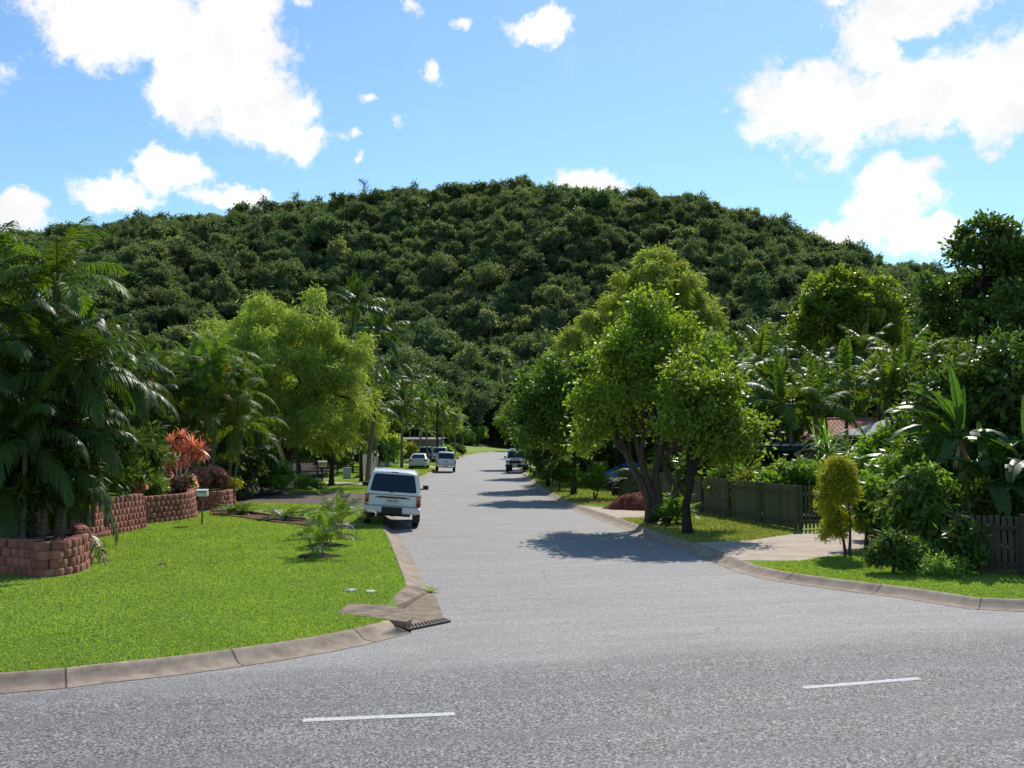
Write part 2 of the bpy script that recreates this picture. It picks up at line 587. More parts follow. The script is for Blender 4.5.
def palm(name, label, loc, Ht, r, lib, nf, seed, scale=1.0, lean=(0, 0), shaft=.8, group=None, old_lib=None, tmat=None):
    rng = np.random.default_rng(seed)
    root = thing(name, label, 'palm', loc, 0, group)
    pts = [(0, 0, -.1), (lean[0] * .2, lean[1] * .2, Ht * .35), (lean[0] * .55, lean[1] * .55, Ht * .7), (lean[0], lean[1], Ht)]
    pts = list(smooth_line(pts, Ht / 10))
    rs = [r * (1.4 if i == 0 else 1.12 if i == 1 else 1) * (1 - .35 * i / len(pts)) for i in range(len(pts))]
    MB().tube(pts, rs, 10).obj('trunk', tmat or PTRUNK, root, smooth=.8)
    top = (lean[0], lean[1], Ht)
    if shaft > 0:
        MB().tube([top, (top[0], top[1], Ht + shaft * .4), (top[0], top[1], Ht + shaft)], [r * .95, r * 1.1, r * .35], 8).obj('crownshaft', PGREEN, root, smooth=.8)
    put_fronds(root, (top[0], top[1], Ht + shaft * .85), lib, nf, rng, scale, old_lib=old_lib)
    return root


def palm_clump(name, label, loc, stems, lib, seed, scale=1.0, group=None, r=.06, old_lib=None, nf=8, cat='palm', shaft=.5):
    """several canes from one root: stems = [(dx, dy, top height, lean x, lean y)]"""
    rng = np.random.default_rng(seed)
    root = thing(name, label, cat, loc, 0, group)
    for j, (dx, dy, h, lx, ly) in enumerate(stems):
        pts = [(dx, dy, -.1), (dx + lx * .2, dy + ly * .2, h * .4), (dx + lx * .6, dy + ly * .6, h * .75), (dx + lx, dy + ly, h)]
        pts = list(smooth_line(pts, max(h / 8, .1)))
        MB().tube(pts, [r * 1.2] + [r] * (len(pts) - 2) + [r * .9], 7).obj('stem', PTRUNK, root, smooth=.8)
        put_fronds(root, (dx + lx, dy + ly, h + .05), lib, nf, rng, scale * rng.uniform(.85, 1.1), old_lib=old_lib if j % 2 == 0 else None)
    return root


def rosette_arrays(n, L, W, e0, e1, hang, rng, c=(0, 0, 0), seg=3, prof=(.5, 1, .8, .05)):
    az = np.arange(n) * 2.39996 + rng.uniform(0, 6)
    el = np.linspace(e0, e1, n) + rng.normal(size=n) * .12
    d = np.stack([np.cos(az) * np.cos(el), np.sin(az) * np.cos(el), np.sin(el)], 1)
    side = unit(np.cross(d, np.array([0, 0, 1.0]) + rng.normal(size=(n, 3)) * .1))
    V, F = strips(np.tile(np.array(c, float), (n, 1)), d, side, L * rng.uniform(.75, 1.1, n), W, hang, seg, prof)
    return V, F, np.repeat(np.clip(rng.random(n), 0, 1), seg)


def banana_leaf_mesh(L, W, a0, a1, seed, torn=.35):
    rng = np.random.default_rng(seed)
    n = 30
    s, P, a = curve_xz(L, a0, a1, n, 1.4)
    arrs = []
    N = np.stack([-np.sin(a), 0 * a, np.cos(a)], 1)
    st = 4
    for sg in (-1, 1):
        V = []; F = []; T = []
        lift = .32
        dz = 0
        for i in range(st, n - 1):
            if rng.random() < torn: dz = rng.normal() * .1 * W
            w0 = W * .5 * max(.02, math.sin(PI * ((i - st) / (n - 1 - st)) ** .75)) ** .55
            w1 = W * .5 * max(.02, math.sin(PI * ((i + 1 - st) / (n - 1 - st)) ** .75)) ** .55
            b = len(V)
            sh = .12 * W
            for j, w in ((i, w0), (i + 1, w1)):
                t = np.array([math.cos(a[j]), 0, math.sin(a[j])])
                g = .985 if (j == i + 1) else 1.0
                V.append(P[j])
                V.append(P[j] + np.array([0, sg * w * .55, 0]) + N[j] * w * lift + t * sh * .5)
                V.append(P[j] + np.array([0, sg * w, 0]) + N[j] * (w * lift * .6) + t * sh + np.array([0, 0, dz - .12 * w]))
            F += [(b, b + 1, b + 4, b + 3), (b + 1, b + 2, b + 5, b + 4)]
            T += [np.clip(.5 + rng.normal() * .15, 0, 1)] * 2
        arrs.append((np.array(V), np.array(F), np.array(T)))
    r = np.linspace(.035, .008, n)
    V = np.concatenate([(P + N * r[:, None])[:, None], (P + np.array([0, 1, 0]) * r[:, None])[:, None],
                        (P - N * r[:, None])[:, None], (P - np.array([0, 1, 0]) * r[:, None])[:, None]], 1).reshape(-1, 3)
    F = np.array([[i * 4 + j, i * 4 + (j + 1) % 4, (i + 1) * 4 + (j + 1) % 4, (i + 1) * 4 + j] for i in range(n - 1) for j in range(4)])
    arrs.append((V, F, np.full(len(F), 1.0)))
    V, F, T = join(arrs)
    return mesh_np('leaf', V, F, L_BANANA, T, smooth=True)


# ---------------------------------------------------------------- grass: nobody can count the blades
def grass(name, label, poly, holes, z, dens, mat, seed, h=.06, dref=16, pw=1.3, wid=.012, clump=.5):
    rng = np.random.default_rng(seed)
    poly = np.asarray(poly)
    lo, hi = poly.min(0), poly.max(0)
    n = int(dens * np.prod(hi - lo)); n = min(n, 3000000)
    P = lo + rng.random((n, 2)) * (hi - lo)
    d = np.hypot(P[:, 0], P[:, 1])
    P = P[rng.random(n) < np.minimum(1, (dref / d) ** pw)]
    k = inside(P, poly)
    for q in holes: k &= ~inside(P, q)
    P = P[k]; n = len(P)
    d = np.hypot(P[:, 0], P[:, 1]); sc = np.maximum(1, d / dref) ** .75
    patch = .5 + .5 * np.sin(P[:, 0] * 1.7 + 1.3 * np.sin(P[:, 1] * .9)) * np.sin(P[:, 1] * 1.3 + .8 * np.sin(P[:, 0] * 1.1))
    B = np.concatenate([P, np.full((n, 1), z)], 1)
    D = unit(np.concatenate([rng.normal(size=(n, 2)) * .75, np.full((n, 1), 1.0)], 1))
    S = unit(np.cross(D, rand_dir(rng, n)))
    L = (h * rng.uniform(.5, 1.25, n) * (1 - clump * .5 + clump * patch) * (1 + (sc - 1) * .35))[:, None]
    W = (wid * sc * rng.uniform(.7, 1.3, n))[:, None]
    V = np.stack([B - S * W, B + S * W, B + D * L], 1).reshape(-1, 3)
    F = np.arange(3 * n).reshape(n, 3)
    t = np.clip(.25 + .35 * patch + rng.normal(size=n) * .2, 0, 1)
    o = link(name, mesh_np(name, V, F, mat, t))
    tag(o, label, 'grass', kind='stuff')
    return o
# ---------------------------------------------------------------- vehicles
def car_paint(name, col):
    t = NT(name)
    tc = t.n('ShaderNodeTexCoord').outputs['Object']
    f = t.noise(tc, 3, 5, .6)
    z = t.n('ShaderNodeSeparateXYZ', i={0: tc}).outputs[2]
    dirt = t.math('MULTIPLY', t.math('SUBTRACT', .95, z, clamp=True), t.math('MULTIPLY_ADD', f, .5, .1), clamp=True)
    c = t.mix(dirt, col, (.3, .25, .2))
    p = t.n('ShaderNodeBsdfPrincipled', i={'Base Color': c, 'Roughness': .3, 'Specular IOR Level': .5, 'Coat Weight': .6, 'Coat Roughness': .08})
    return t.out(p.outputs[0])


WHITE = car_paint('white_car_paint', (.72, .73, .72))
SILVER = car_paint('silver_car_paint', (.6, .61, .62))
GREYP = car_paint('grey_car_paint', (.33, .34, .34))
BLUEP = car_paint('blue_car_paint', (.02, .08, .35))
GLASS = M('tinted_car_glass', (.012, .022, .045), .08, .3)
TYRE = M('tyre_rubber', (.018, .018, .018), .85, .2, (30, .4))
RIM = M('wheel_rim_metal', (.35, .35, .36), .4, .5, (20, .3), metal=.6)
BLACKP = M('black_plastic', (.02, .02, .021), .55, .35, (25, .3))
REDL = M('red_lamp_lens', (.4, .015, .012), .2, .6)
AMBER = M('amber_lamp_lens', (.55, .2, .03), .2, .6)
CLEARL = M('clear_lamp_lens', (.6, .62, .62), .12, .7)
PLATE = M('number_plate', (.62, .66, .6), .4, .4)
PLATEG = M('plate_green', (.08, .22, .13), .5, .3)
CHROME = M('chrome', (.6, .6, .6), .15, .6, metal=1.0)
INTERIOR = M('car_interior', (.05, .05, .055), .8, .2, (8, .4))


def body_ring(zb, zt, hw):
    h = [(0, zb), (hw * .86, zb), (hw * .97, zb + .1), (hw, zb + (zt - zb) * .45), (hw, zb + (zt - zb) * .72), (hw * .985, zt - .05), (hw * .94, zt - .006), (hw * .6, zt + .012), (0, zt + .02)]
    return h + [(-y, z) for y, z in h[-2:0:-1]]


def cab_ring(zb, zt, hb, ht):
    q = (zt - zb)
    h = [(0, zb), (hb, zb), (hb + (ht - hb) * .5, zb + q * .5), (hb + (ht - hb) * .88, zb + q * .87), (ht - .03, zt - q * .05), (ht - .11, zt - q * .008), (ht * .5, zt + q * .012), (0, zt + q * .018)]
    return h + [(-y, z) for y, z in h[-2:0:-1]]


def loft(rings):
    """rings: [(x, [(y, z)...])]"""
    mb = MB(); n = len(rings[0][1])
    vs = [(x, y, z) for x, rg in rings for y, z in rg]
    fs = [(i * n + k, i * n + (k + 1) % n, (i + 1) * n + (k + 1) % n, (i + 1) * n + k) for i in range(len(rings) - 1) for k in range(n)]
    fs += [tuple(range(n)), tuple((len(rings) - 1) * n + k for k in range(n))]
    return mb.add(vs, fs)


def round_poly(P, r, seg=4):
    """rounded corners for a flat 3-D polygon"""
    P = [Vector(p) for p in P]; out = []
    for i, p in enumerate(P):
        a = (P[i - 1] - p); b = (P[(i + 1) % len(P)] - p)
        ra = min(r, a.length * .45); rb = min(r, b.length * .45)
        s, e = p + a.normalized() * ra, p + b.normalized() * rb
        for k in range(seg + 1):
            t = k / seg
            out.append(s * (1 - t) ** 2 + p * 2 * t * (1 - t) + e * t * t)
    return out


def panel(P, r=.05, off=.008, thick=.006, flip=False):
    """thin plate on a polygon, raised off its plane"""
    Q = round_poly(P, r)
    nrm = (Vector(P[1]) - Vector(P[0])).cross(Vector(P[2]) - Vector(P[0])).normalized()
    if flip: nrm = -nrm
    n = len(Q)
    vs = [q + nrm * off for q in Q] + [q + nrm * (off - thick) for q in Q]
    fs = [tuple(range(n)), tuple(range(2 * n - 1, n - 1, -1))] + [(i, (i + 1) % n, n + (i + 1) % n, n + i) for i in range(n)]
    return MB().add(vs, fs)


_wheels = {}


def wheel(root, x, y, r, w=.22):
    k = (r, w)
    if k not in _wheels:
        ty = MB().lathe([(r * .62, -w / 2), (r * .9, -w / 2), (r, -w * .3), (r, w * .3), (r * .9, w / 2), (r * .62, w / 2)], 26, axis='Y').mesh('tyre', TYRE, .7)
        rm = MB().lathe([(.02, -w * .3), (r * .3, -w * .36), (r * .4, -w * .18), (r * .62, -w * .46), (r * .64, w * .46), (r * .4, w * .18), (r * .3, w * .36), (.02, w * .3)], 20, axis='Y').mesh('rim', RIM, .5)
        _wheels[k] = (ty, rm)
    t, m = _wheels[k]
    wo = thing_part('wheel', root, (x, y, r))
    link('tyre', t, wo); link('rim', m, wo)


def thing_part(name, parent, loc):
    o = bpy.data.objects.new(name, None); COL.objects.link(o); o.parent = parent; o.location = loc
    o.empty_display_size = .1
    return o


def cut(o, cutters):
    tmp = []
    for i, me in enumerate(cutters):
        c = bpy.data.objects.new('tmp', me); COL.objects.link(c); tmp.append(c)
        c.parent = o.parent
        md = o.modifiers.new('b%d' % i, 'BOOLEAN'); md.operation = 'DIFFERENCE'; md.object = c; md.solver = 'EXACT'
    bpy.context.view_layer.update()
    dg = bpy.context.evaluated_depsgraph_get()
    me = bpy.data.meshes.new_from_object(o.evaluated_get(dg))
    o.modifiers.clear(); o.data = me
    for c in tmp: bpy.data.objects.remove(c)
    me.polygons.foreach_set('use_smooth', np.ones(len(me.polygons), bool)); me.set_sharp_from_angle(angle=.6)


def car(label, cat, loc, rz, paint, kind, roll=0.0, name='parked_car', pitch=0.0):
    """x forwards, y left, z up. kind: wagon, sedan, pickup, van, offroad"""
    root = thing(name, label, cat, loc, rot=(roll, pitch, rz))
    S = {
        'wagon': dict(L=4.8, hw=.94, wb=2.85, wr=.385, zb=.46, belt=1.13, body=[(-2.38, .52, 1.06, .9), (-2.33, .46, 1.13, .935), (-1.2, .44, 1.14, .945), (.9, .44, 1.14, .945), (1.9, .46, 1.1, .93), (2.28, .5, 1.05, .9), (2.36, .56, .95, .87)],
                      cab=[(-2.36, 1.1, 1.14, .9, .88), (-2.2, 1.1, 1.83, .9, .755), (-2.08, 1.1, 1.875, .91, .76), (-.8, 1.1, 1.9, .915, .77), (.25, 1.1, 1.88, .915, .77), (.5, 1.1, 1.82, .91, .76), (1.05, 1.1, 1.15, .9, .88)]),
        'sedan': dict(L=4.7, hw=.9, wb=2.75, wr=.32, zb=.28, belt=.98, body=[(-2.36, .36, .9, .82), (-2.28, .28, 1.0, .87), (-1.5, .26, 1.0, .9), (.9, .26, .96, .9), (1.9, .27, .86, .88), (2.25, .3, .76, .82), (2.34, .36, .66, .74)],
                      cab=[(-1.85, .96, 1.0, .8, .76), (-1.05, .95, 1.4, .83, .62), (-.8, .95, 1.45, .84, .62), (.0, .95, 1.47, .85, .63), (.3, .95, 1.44, .85, .62), (1.25, .93, .97, .83, .78)]),
        'pickup': dict(L=5.1, hw=.89, wb=3.0, wr=.37, zb=.48, belt=1.08, body=[(-2.55, .55, 1.04, .86), (-2.52, .5, 1.08, .885), (-1.2, .48, 1.08, .89), (1.0, .48, 1.09, .89), (2.0, .5, 1.02, .87), (2.45, .56, .95, .82)],
                       cab=[(-.62, 1.04, 1.1, .86, .82), (-.5, 1.04, 1.68, .86, .68), (-.3, 1.04, 1.73, .865, .69), (.5, 1.04, 1.74, .865, .69), (.7, 1.04, 1.7, .86, .68), (1.35, 1.04, 1.1, .84, .8)]),
        'van': dict(L=4.7, hw=.9, wb=2.7, wr=.33, zb=.34, belt=1.05, body=[(-2.34, .4, 1.0, .86), (-2.3, .34, 1.06, .89), (0, .32, 1.06, .9), (1.8, .34, 1.02, .88), (2.3, .42, .85, .8)],
                    cab=[(-2.32, 1.02, 1.07, .86, .84), (-2.2, 1.02, 1.78, .86, .75), (-2.0, 1.02, 1.85, .87, .76), (.6, 1.02, 1.86, .87, .76), (.95, 1.02, 1.8, .86, .74), (1.8, 1.0, 1.04, .83, .78)]),
        'offroad': dict(L=4.5, hw=.87, wb=2.6, wr=.4, zb=.55, belt=1.2, body=[(-2.2, .6, 1.15, .84), (-2.15, .55, 1.2, .865), (.8, .53, 1.2, .87), (1.9, .55, 1.14, .82), (2.1, .62, 1.1, .8)],
                        cab=[(-2.18, 1.16, 1.21, .84, .83), (-2.12, 1.16, 1.9, .84, .76), (-1.9, 1.16, 1.95, .85, .77), (.4, 1.16, 1.96, .85, .77), (.62, 1.16, 1.9, .84, .76), (.95, 1.16, 1.21, .83, .8)]),
    }[kind]
    b = loft([(x, body_ring(zb, zt, hw)) for x, zb, zt, hw in S['body']])
    body = b.obj('body', [paint, BLACKP], root, smooth=.6)
    wr = S['wr']; xs = (-S['wb'] / 2 - .05, S['wb'] / 2 - .0)
    cutters = [MB().lathe([(wr * 1.2, -.34), (wr * 1.2, .34)], 28, axis='Y', c=(x, sy * S['hw'], wr + .02)).mesh('tmp', BLACKP) for x in xs for sy in (-1, 1)]
    cut(body, cutters)
    cb = loft([(x, cab_ring(zb, zt, hb, ht)) for x, zb, zt, hb, ht in S['cab']])
    cb.obj('cabin', paint, root, smooth=.6)
    for x in xs:
        for sy in (-1, 1): wheel(root, x, sy * (S['hw'] - .13), wr, .23)
    MB().box((0, 0, S['zb'] - .02), (S['L'] * .86, S['hw'] * 1.3, .16)).obj('underbody', BLACKP, root)
    C = S['cab']

    def slope(i0, i1, a, b_, hi, lo):
        """glass on the sloped face between two cabin stations, from fraction a to b_ of its height"""
        x0, zb0, zt0, hb0, ht0 = C[i0]; x1, zb1, zt1, hb1, ht1 = C[i1]
        def pt(t, w, sg): return (x0 + (x1 - x0) * t, sg * w, zt0 + (zt1 - zt0) * t)
        return [pt(a, lo, 1), pt(a, lo, -1), pt(b_, hi, -1), pt(b_, hi, 1)]
    # rear window
    hi = C[1][4] - .09; lo = C[0][4] - .1
    rw = panel(slope(0, 1, .06, .9, hi, lo), .09, .012, flip=True)
    fixdir(rw, (-1, 0, .2)); g = rw.obj('rear_window', GLASS, root)
    ws = panel(slope(-1, -2, .08, .94, C[-2][4] - .08, C[-1][4] - .06), .08, .012)
    fixdir(ws, (1, 0, .2)); ws.obj('windscreen', GLASS, root)
    # side windows follow the side plane of the cabin
    zb, zt, hb, ht = C[2][1], C[2][2], C[2][3], C[2][4]
    q = zt - zb

    def side_pt(x, z, sg):
        f = (z - zb) / q
        return (x, sg * (hb + (ht - hb) * min(f, .9)), z)
    spans = {'wagon': [(-2.02, -1.02), (-.92, -.1), (0.0, .78)], 'sedan': [(-1.2, -.42), (-.34, .8)], 'pickup': [(-.42, .95)], 'van': [(-1.95, -.95), (-.85, .1), (.2, 1.2)], 'offroad': [(-1.9, -.85), (-.75, .02), (.1, .68)]}[kind]
    for sg in (-1, 1):
        for j, (x0, x1) in enumerate(spans):
            z0, z1 = zb + q * .1, zb + q * .8
            x1t = x1 - (.32 if j == len(spans) - 1 and kind != 'offroad' else .03)
            x0t = x0 + (.3 if (j == 0 and kind == 'sedan') else .04)
            P = [side_pt(x0, z0, sg), side_pt(x1, z0, sg), side_pt(x1t, z1, sg), side_pt(x0t, z1, sg)]
            pn = panel(P, .05, .012); fixdir(pn, (0, sg, .2)); pn.obj('side_window', GLASS, root)
        xm = spans[-1][1] - .05
        m = MB(); m.box((xm, sg * (S['hw'] + .16), S['belt'] + .12), (.12, .2, .16)); m.box((xm + .03, sg * (S['hw'] + .02), S['belt'] + .05), (.05, .14, .05))
        link('mirror', bevel_mesh(m.mesh('mirror', BLACKP), .02), root)
        for x0, x1 in spans[-2:]:
            MB().box((x0 + .12, sg * (S['hw'] + .012), S['belt'] - .14), (.16, .025, .035)).obj('door_handle', BLACKP, root)
    xr = S['body'][0][0]; xf = S['body'][-1][0]
    hw = S['hw']
    if kind == 'wagon':
        m = MB(); m.box((xr - .09, .63, .6), (.28, .6, .2)); m.box((xr - .09, -.63, .6), (.28, .6, .2))
        link('rear_bumper', bevel_mesh(m.mesh('rear_bumper', WHITE), .035), root)
        m = MB(); m.box((xr - .1, 0, .56), (.24, .72, .24)); m.box((xr - .05, 0, .44), (.1, .1, .1))
        link('bumper_step', bevel_mesh(m.mesh('bumper_step', BLACKP), .02), root)
        for sg in (-1, 1):
            m = MB(); m.box((xr + .02, sg * .855, .9), (.1, .13, .36), mi=0); m.box((xr + .012, sg * .855, 1.0), (.1, .11, .09), mi=1); m.box((xr + .012, sg * .855, .8), (.1, .11, .08), mi=2)
            m.obj('tail_light', [REDL, AMBER, BLACKP], root)
            m = MB(); m.box((0, sg * .95, .72), (2.2, .03, .09)); m.obj('side_trim', BLACKP, root)
            m = MB(); m.tube([(-2.0, sg * .7, 1.885), (.2, sg * .71, 1.895)], .014, 6); m.obj('roof_gutter', paint, root)
            m = MB(); m.box((xr - .002, sg * .5, .99), (.02, .16, .03)); m.obj('badge', BLACKP, root)
        m = MB(); m.box((xr - .012, .02, 1.0), (.04, .92, .05)); m.obj('tailgate_handle', BLACKP, root)
        m = MB(); m.box((xr - .008, 0, .89), (.03, .4, .13), mi=0)
        for k in range(6): m.box((xr - .024, -.15 + k * .06 + (.01 if k > 2 else 0), .89), (.006, .035, .075), mi=1)
        m.obj('number_plate', [PLATE, PLATEG], root)
        m = MB(); m.tube([(xr - .02, 0, 1.16), (xr + .0, .25, 1.22), (xr + .03, .42, 1.27)], .012, 5); m.obj('wiper', BLACKP, g)
        MB().box((xr + .18, 0, 1.835), (.06, .24, .03)).obj('brake_light', REDL, root)
        m = MB()
        for z in (.72, 1.085): m.box((xr - .006, 0, z), (.03, 1.66, .012))
        m.obj('tailgate_seam', INTERIOR, root)
        MB().tube([(xr + .5, .5, .36), (xr - .06, .52, .38)], .03, 8).obj('exhaust_pipe', CHROME, root)
        for sg in (-1, 1):
            m = MB(); m.box((xr + .5, sg * .82, .34), (.02, .26, .3)); m.obj('mudflap', BLACKP, root)
        m = MB(); m.tube([(xr + .95, 0, .42), (xr + .95, .62, .4)], .07, 8); m.tube([(xr + .95, 0, .42), (xr + .95, -.62, .4)], .07, 8); m.lathe([(.06, -.1), (.16, 0), (.06, .1)], 12, c=(xr + .95, 0, .4)); m.obj('rear_axle', BLACKP, root)
    elif kind == 'sedan':
        for sg in (-1, 1):
            m = MB(); m.box((xr + .04, sg * .66, .82), (.1, .3, .14)); link('tail_light', bevel_mesh(m.mesh('tail_light', REDL), .03), root)
        m = MB(); m.box((xr + .02, 0, .42), (.16, 1.56, .24)); link('rear_bumper', bevel_mesh(m.mesh('rear_bumper', paint), .06), root)
        MB().box((xr - .01, 0, .72), (.03, .38, .11)).obj('number_plate', PLATE, root)
        MB().box((xr - .05, 0, .33), (.06, 1.2, .07)).obj('bumper_valance', BLACKP, root)
    elif kind == 'pickup':
        m = MB(); m.box((-1.56, 0, 1.09), (1.75, 1.5, .03)); m.obj('tray_cover', INTERIOR, root)
        m = MB()
        for sg in (-1, 1): m.box((-1.56, sg * .83, 1.11), (1.85, .1, .05))
        m.box((-2.5, 0, 1.11), (.06, 1.66, .05)); m.obj('tray_rail', paint, root)
        m = MB()
        for sg in (-1, 1): m.tube([(-.75, sg * .7, 1.1), (-.72, sg * .66, 1.62)], .03, 6)
        m.tube([(-.72, -.66, 1.62), (-.72, .66, 1.62)], .03, 6); m.obj('sports_bar', CHROME, root)
        for sg in (-1, 1):
            MB().box((xr - .0, sg * .82, .88), (.08, .12, .34)).obj('tail_light', REDL, root)
        m = MB(); m.box((xr - .1, 0, .53), (.16, 1.6, .13)); link('rear_bumper', bevel_mesh(m.mesh('rear_bumper', CHROME), .02), root)
        MB().box((xr - .02, 0, .92), (.04, .3, .06)).obj('tailgate_handle', BLACKP, root)
        MB().box((xr - .19, 0, .54), (.02, .38, .1)).obj('number_plate', PLATE, root)
    elif kind == 'van':
        for sg in (-1, 1):
            MB().box((xr + .01, sg * .8, 1.0), (.06, .1, .5)).obj('tail_light', REDL, root)
        m = MB(); m.box((xr - .05, 0, .46), (.2, 1.7, .2)); link('rear_bumper', bevel_mesh(m.mesh('rear_bumper', BLACKP), .03), root)
        MB().box((xr - .01, 0, .8), (.03, .38, .11)).obj('number_plate', PLATE, root)
    elif kind == 'offroad':
        m = MB(); m.box((xf + .1, 0, .62), (.2, 1.68, .18))
        for sg in (-1, 1):
            m.tube([(xf + .2, sg * .35, .55), (xf + .26, sg * .35, 1.15)], .04, 8)
        m.tube([(xf + .24, -.75, .98), (xf + .28, 0, 1.02), (xf + .24, .75, .98)], .035, 8); m.tube([(xf + .24, -.36, 1.16), (xf + .24, .36, 1.16)], .035, 8)
        m.obj('bull_bar', BLACKP, root, smooth=.6)
        m = MB(); m.box((xf + .01, 0, .92), (.05, 1.0, .22))
        for k in range(6): m.box((xf + .035, 0, .84 + k * .032), (.02, .96, .012))
        m.obj('grille', BLACKP, root)
        for sg in (-1, 1):
            MB().lathe([(.02, -.03), (.1, -.03), (.1, .03), (.02, .05)], 16, axis='X', c=(xf + .02, sg * .63, .93)).obj('headlight', CLEARL, root, smooth=.5)
            MB().box((xf - .02, sg * .78, .98), (.06, .08, .1)).obj('indicator', AMBER, root)
            m = MB(); m.tube([(1.2, sg * .72, 1.2), (1.15, sg * .74, 1.9)], .03, 6) if sg < 0 else None
            if sg < 0: m.obj('snorkel', BLACKP, root)
        m = MB()
        for k in range(5): m.box((-1.7 + k * .5, 0, 2.03), (.05, 1.3, .03))
        for sg in (-1, 1): m.box((-.7, sg * .64, 2.05), (2.3, .04, .04))
        m.obj('roof_rack', paint, root)
        MB().box((xf + .21, 0, .62), (.02, .4, .12)).obj('number_plate', PLATE, root)
    return root


def fixdir(mb, d):
    """panels are closed plates; make sure the raised side faces d"""
    n = len(mb.v) // 2
    c0 = sum((Vector(v) for v in mb.v[:n]), Vector()) / n; c1 = sum((Vector(v) for v in mb.v[n:]), Vector()) / n
    if (c0 - c1).dot(Vector(d)) < 0:
        nv = (c1 - c0).normalized()
        sh = (c0 - c1)
        # mirror the plate to the other side of its own plane
        off = .012
        base = [Vector(v) + (c1 - c0).normalized() * off for v in mb.v[:n]]
        mb.v = [tuple(p + nv * off) for p in base] + [tuple(p + nv * (off - .006)) for p in base]


# ---------------------------------------------------------------- walls, fences
def block_mat(name, a, b):
    t = NT(name)
    tc = t.n('ShaderNodeTexCoord').outputs['Object']
    at = t.n('ShaderNodeAttribute', attribute_name='tint').outputs['Fac']
    n = t.noise(tc, 28, 6, .7)
    c = t.mix(at, a, b)
    big = t.noise(tc, 1.3, 4, .6)
    c = t.mix(t.ramp(big, [(.45, (0, 0, 0)), (.75, (.7, .7, .7))]), c, (.1, .075, .055))
    c = t.mix(t.math('MULTIPLY_ADD', n, 1.4, -.45, clamp=True), t.mix(.55, c, (.03, .012, .01)), c)
    p = t.n('ShaderNodeBsdfPrincipled', i={'Base Color': c, 'Roughness': .9, 'Specular IOR Level': .2})
    bp = t.n('ShaderNodeBump', i={'Strength': .8, 'Distance': .03, 'Height': n})
    t.t.links.new(bp.outputs[0], p.inputs['Normal'])
    return t.out(p.outputs[0])


BLOCK = block_mat('red_brown_wall_block', (.52, .185, .125), (.74, .32, .225))
CAPST = block_mat('wall_cap_stone', (.27, .12, .09), (.36, .17, .12))


def block_wall(name, label, line, z0, courses, seed, ch=.19, bw=.25, depth=.28, batter=.025, cap=True, group=None):
    """interlocking split-faced blocks along a line; the blocks face the right hand side of the line's direction"""
    rng = random.Random(seed)
    root = thing(name, label, 'retaining wall', (line[0][0], line[0][1], z0), 0, group)
    L = np.array(line, float) - np.array(line[0], float)
    seg = np.linalg.norm(np.diff(L, axis=0), axis=1); cum = np.concatenate([[0], np.cumsum(seg)]); tot = cum[-1]

    def at(s):
        s = min(max(s, 0), tot - 1e-6); i = min(int(np.searchsorted(cum, s, 'right') - 1), len(seg) - 1)
        t = (L[i + 1] - L[i]) / seg[i]
        return L[i] + t * (s - cum[i]), t
    def build(row0, row1, w, h, proud, nm, mat, zoff):
        V = []; F = []; T = []
        for c in range(row0, row1):
            s = -(c % 2) * w / 2
            while s < tot:
                a, b = max(s, 0), min(s + w, tot)
                if b - a > .06:
                    p, t = at((a + b) / 2); nrm = np.array([t[1], -t[0]])
                    hw_ = (b - a) / 2 - .006
                    fz = zoff + c * h; j = rng.uniform(-.012, .012); o = -batter * c + proud + j
                    front = [(-hw_, -.05), (-hw_ * .72, .0), (hw_ * .72, .0), (hw_, -.05), (hw_, -depth), (-hw_, -depth)]
                    bs = len(V)
                    for zz, sh in ((fz + .004, 0), (fz + h * .25, .012), (fz + h * .8, .012), (fz + h - .004, -.008)):
                        for k, (u, v) in enumerate(front):
                            q = p + t * u + nrm * (v + o + (sh if k in (1, 2) else 0))
                            V.append((q[0], q[1], zz))
                    for l in range(3):
                        for k in range(6):
                            F.append((bs + l * 6 + k, bs + l * 6 + (k + 1) % 6, bs + (l + 1) * 6 + (k + 1) % 6, bs + (l + 1) * 6 + k)); T.append(0)
                    F += [(bs + 18, bs + 19, bs + 20, bs + 21), (bs + 18, bs + 21, bs + 22, bs + 23)]; T += [0, 0]
                    tv = rng.random()
                    for k in range(len(T) - 20, len(T)): T[k] = tv
                s += w
        me = mesh_np(nm, V, F, mat, T)
        bm = bmesh.new(); bm.from_mesh(me); bmesh.ops.recalc_face_normals(bm, faces=bm.faces); bm.to_mesh(me); bm.free()
        link(nm, me, root)
    build(0, courses, bw, ch, 0, 'blocks', BLOCK, -.03)
    if cap:
        build(courses, courses + 1, bw * 1.25, ch, .0, 'capping', BLOCK, -.03)
    return root


def timber_mat(name, a, b):
    t = NT(name)
    tc = t.n('ShaderNodeTexCoord').outputs['Object']
    at = t.n('ShaderNodeAttribute', attribute_name='tint').outputs['Fac']
    mp = t.n('ShaderNodeMapping', i={'Vector': tc, 'Scale': (12, 12, 1.0)}).outputs[0]
    n = t.noise(mp, 2.5, 6, .65)
    c = t.mix(t.math('MULTIPLY_ADD', n, .7, t.math('MULTIPLY_ADD', at, .6, -.2), clamp=True), a, b)
    p = t.n('ShaderNodeBsdfPrincipled', i={'Base Color': c, 'Roughness': .85, 'Specular IOR Level': .2})
    return t.out(p.outputs[0])


GREENFENCE = timber_mat('green_stained_timber', (.08, .088, .048), (.165, .165, .095))
GREYFENCE = timber_mat('weathered_grey_timber', (.14, .125, .105), (.27, .25, .22))
DARKFENCE = timber_mat('dark_weathered_timber', (.036, .037, .024), (.085, .082, .055))


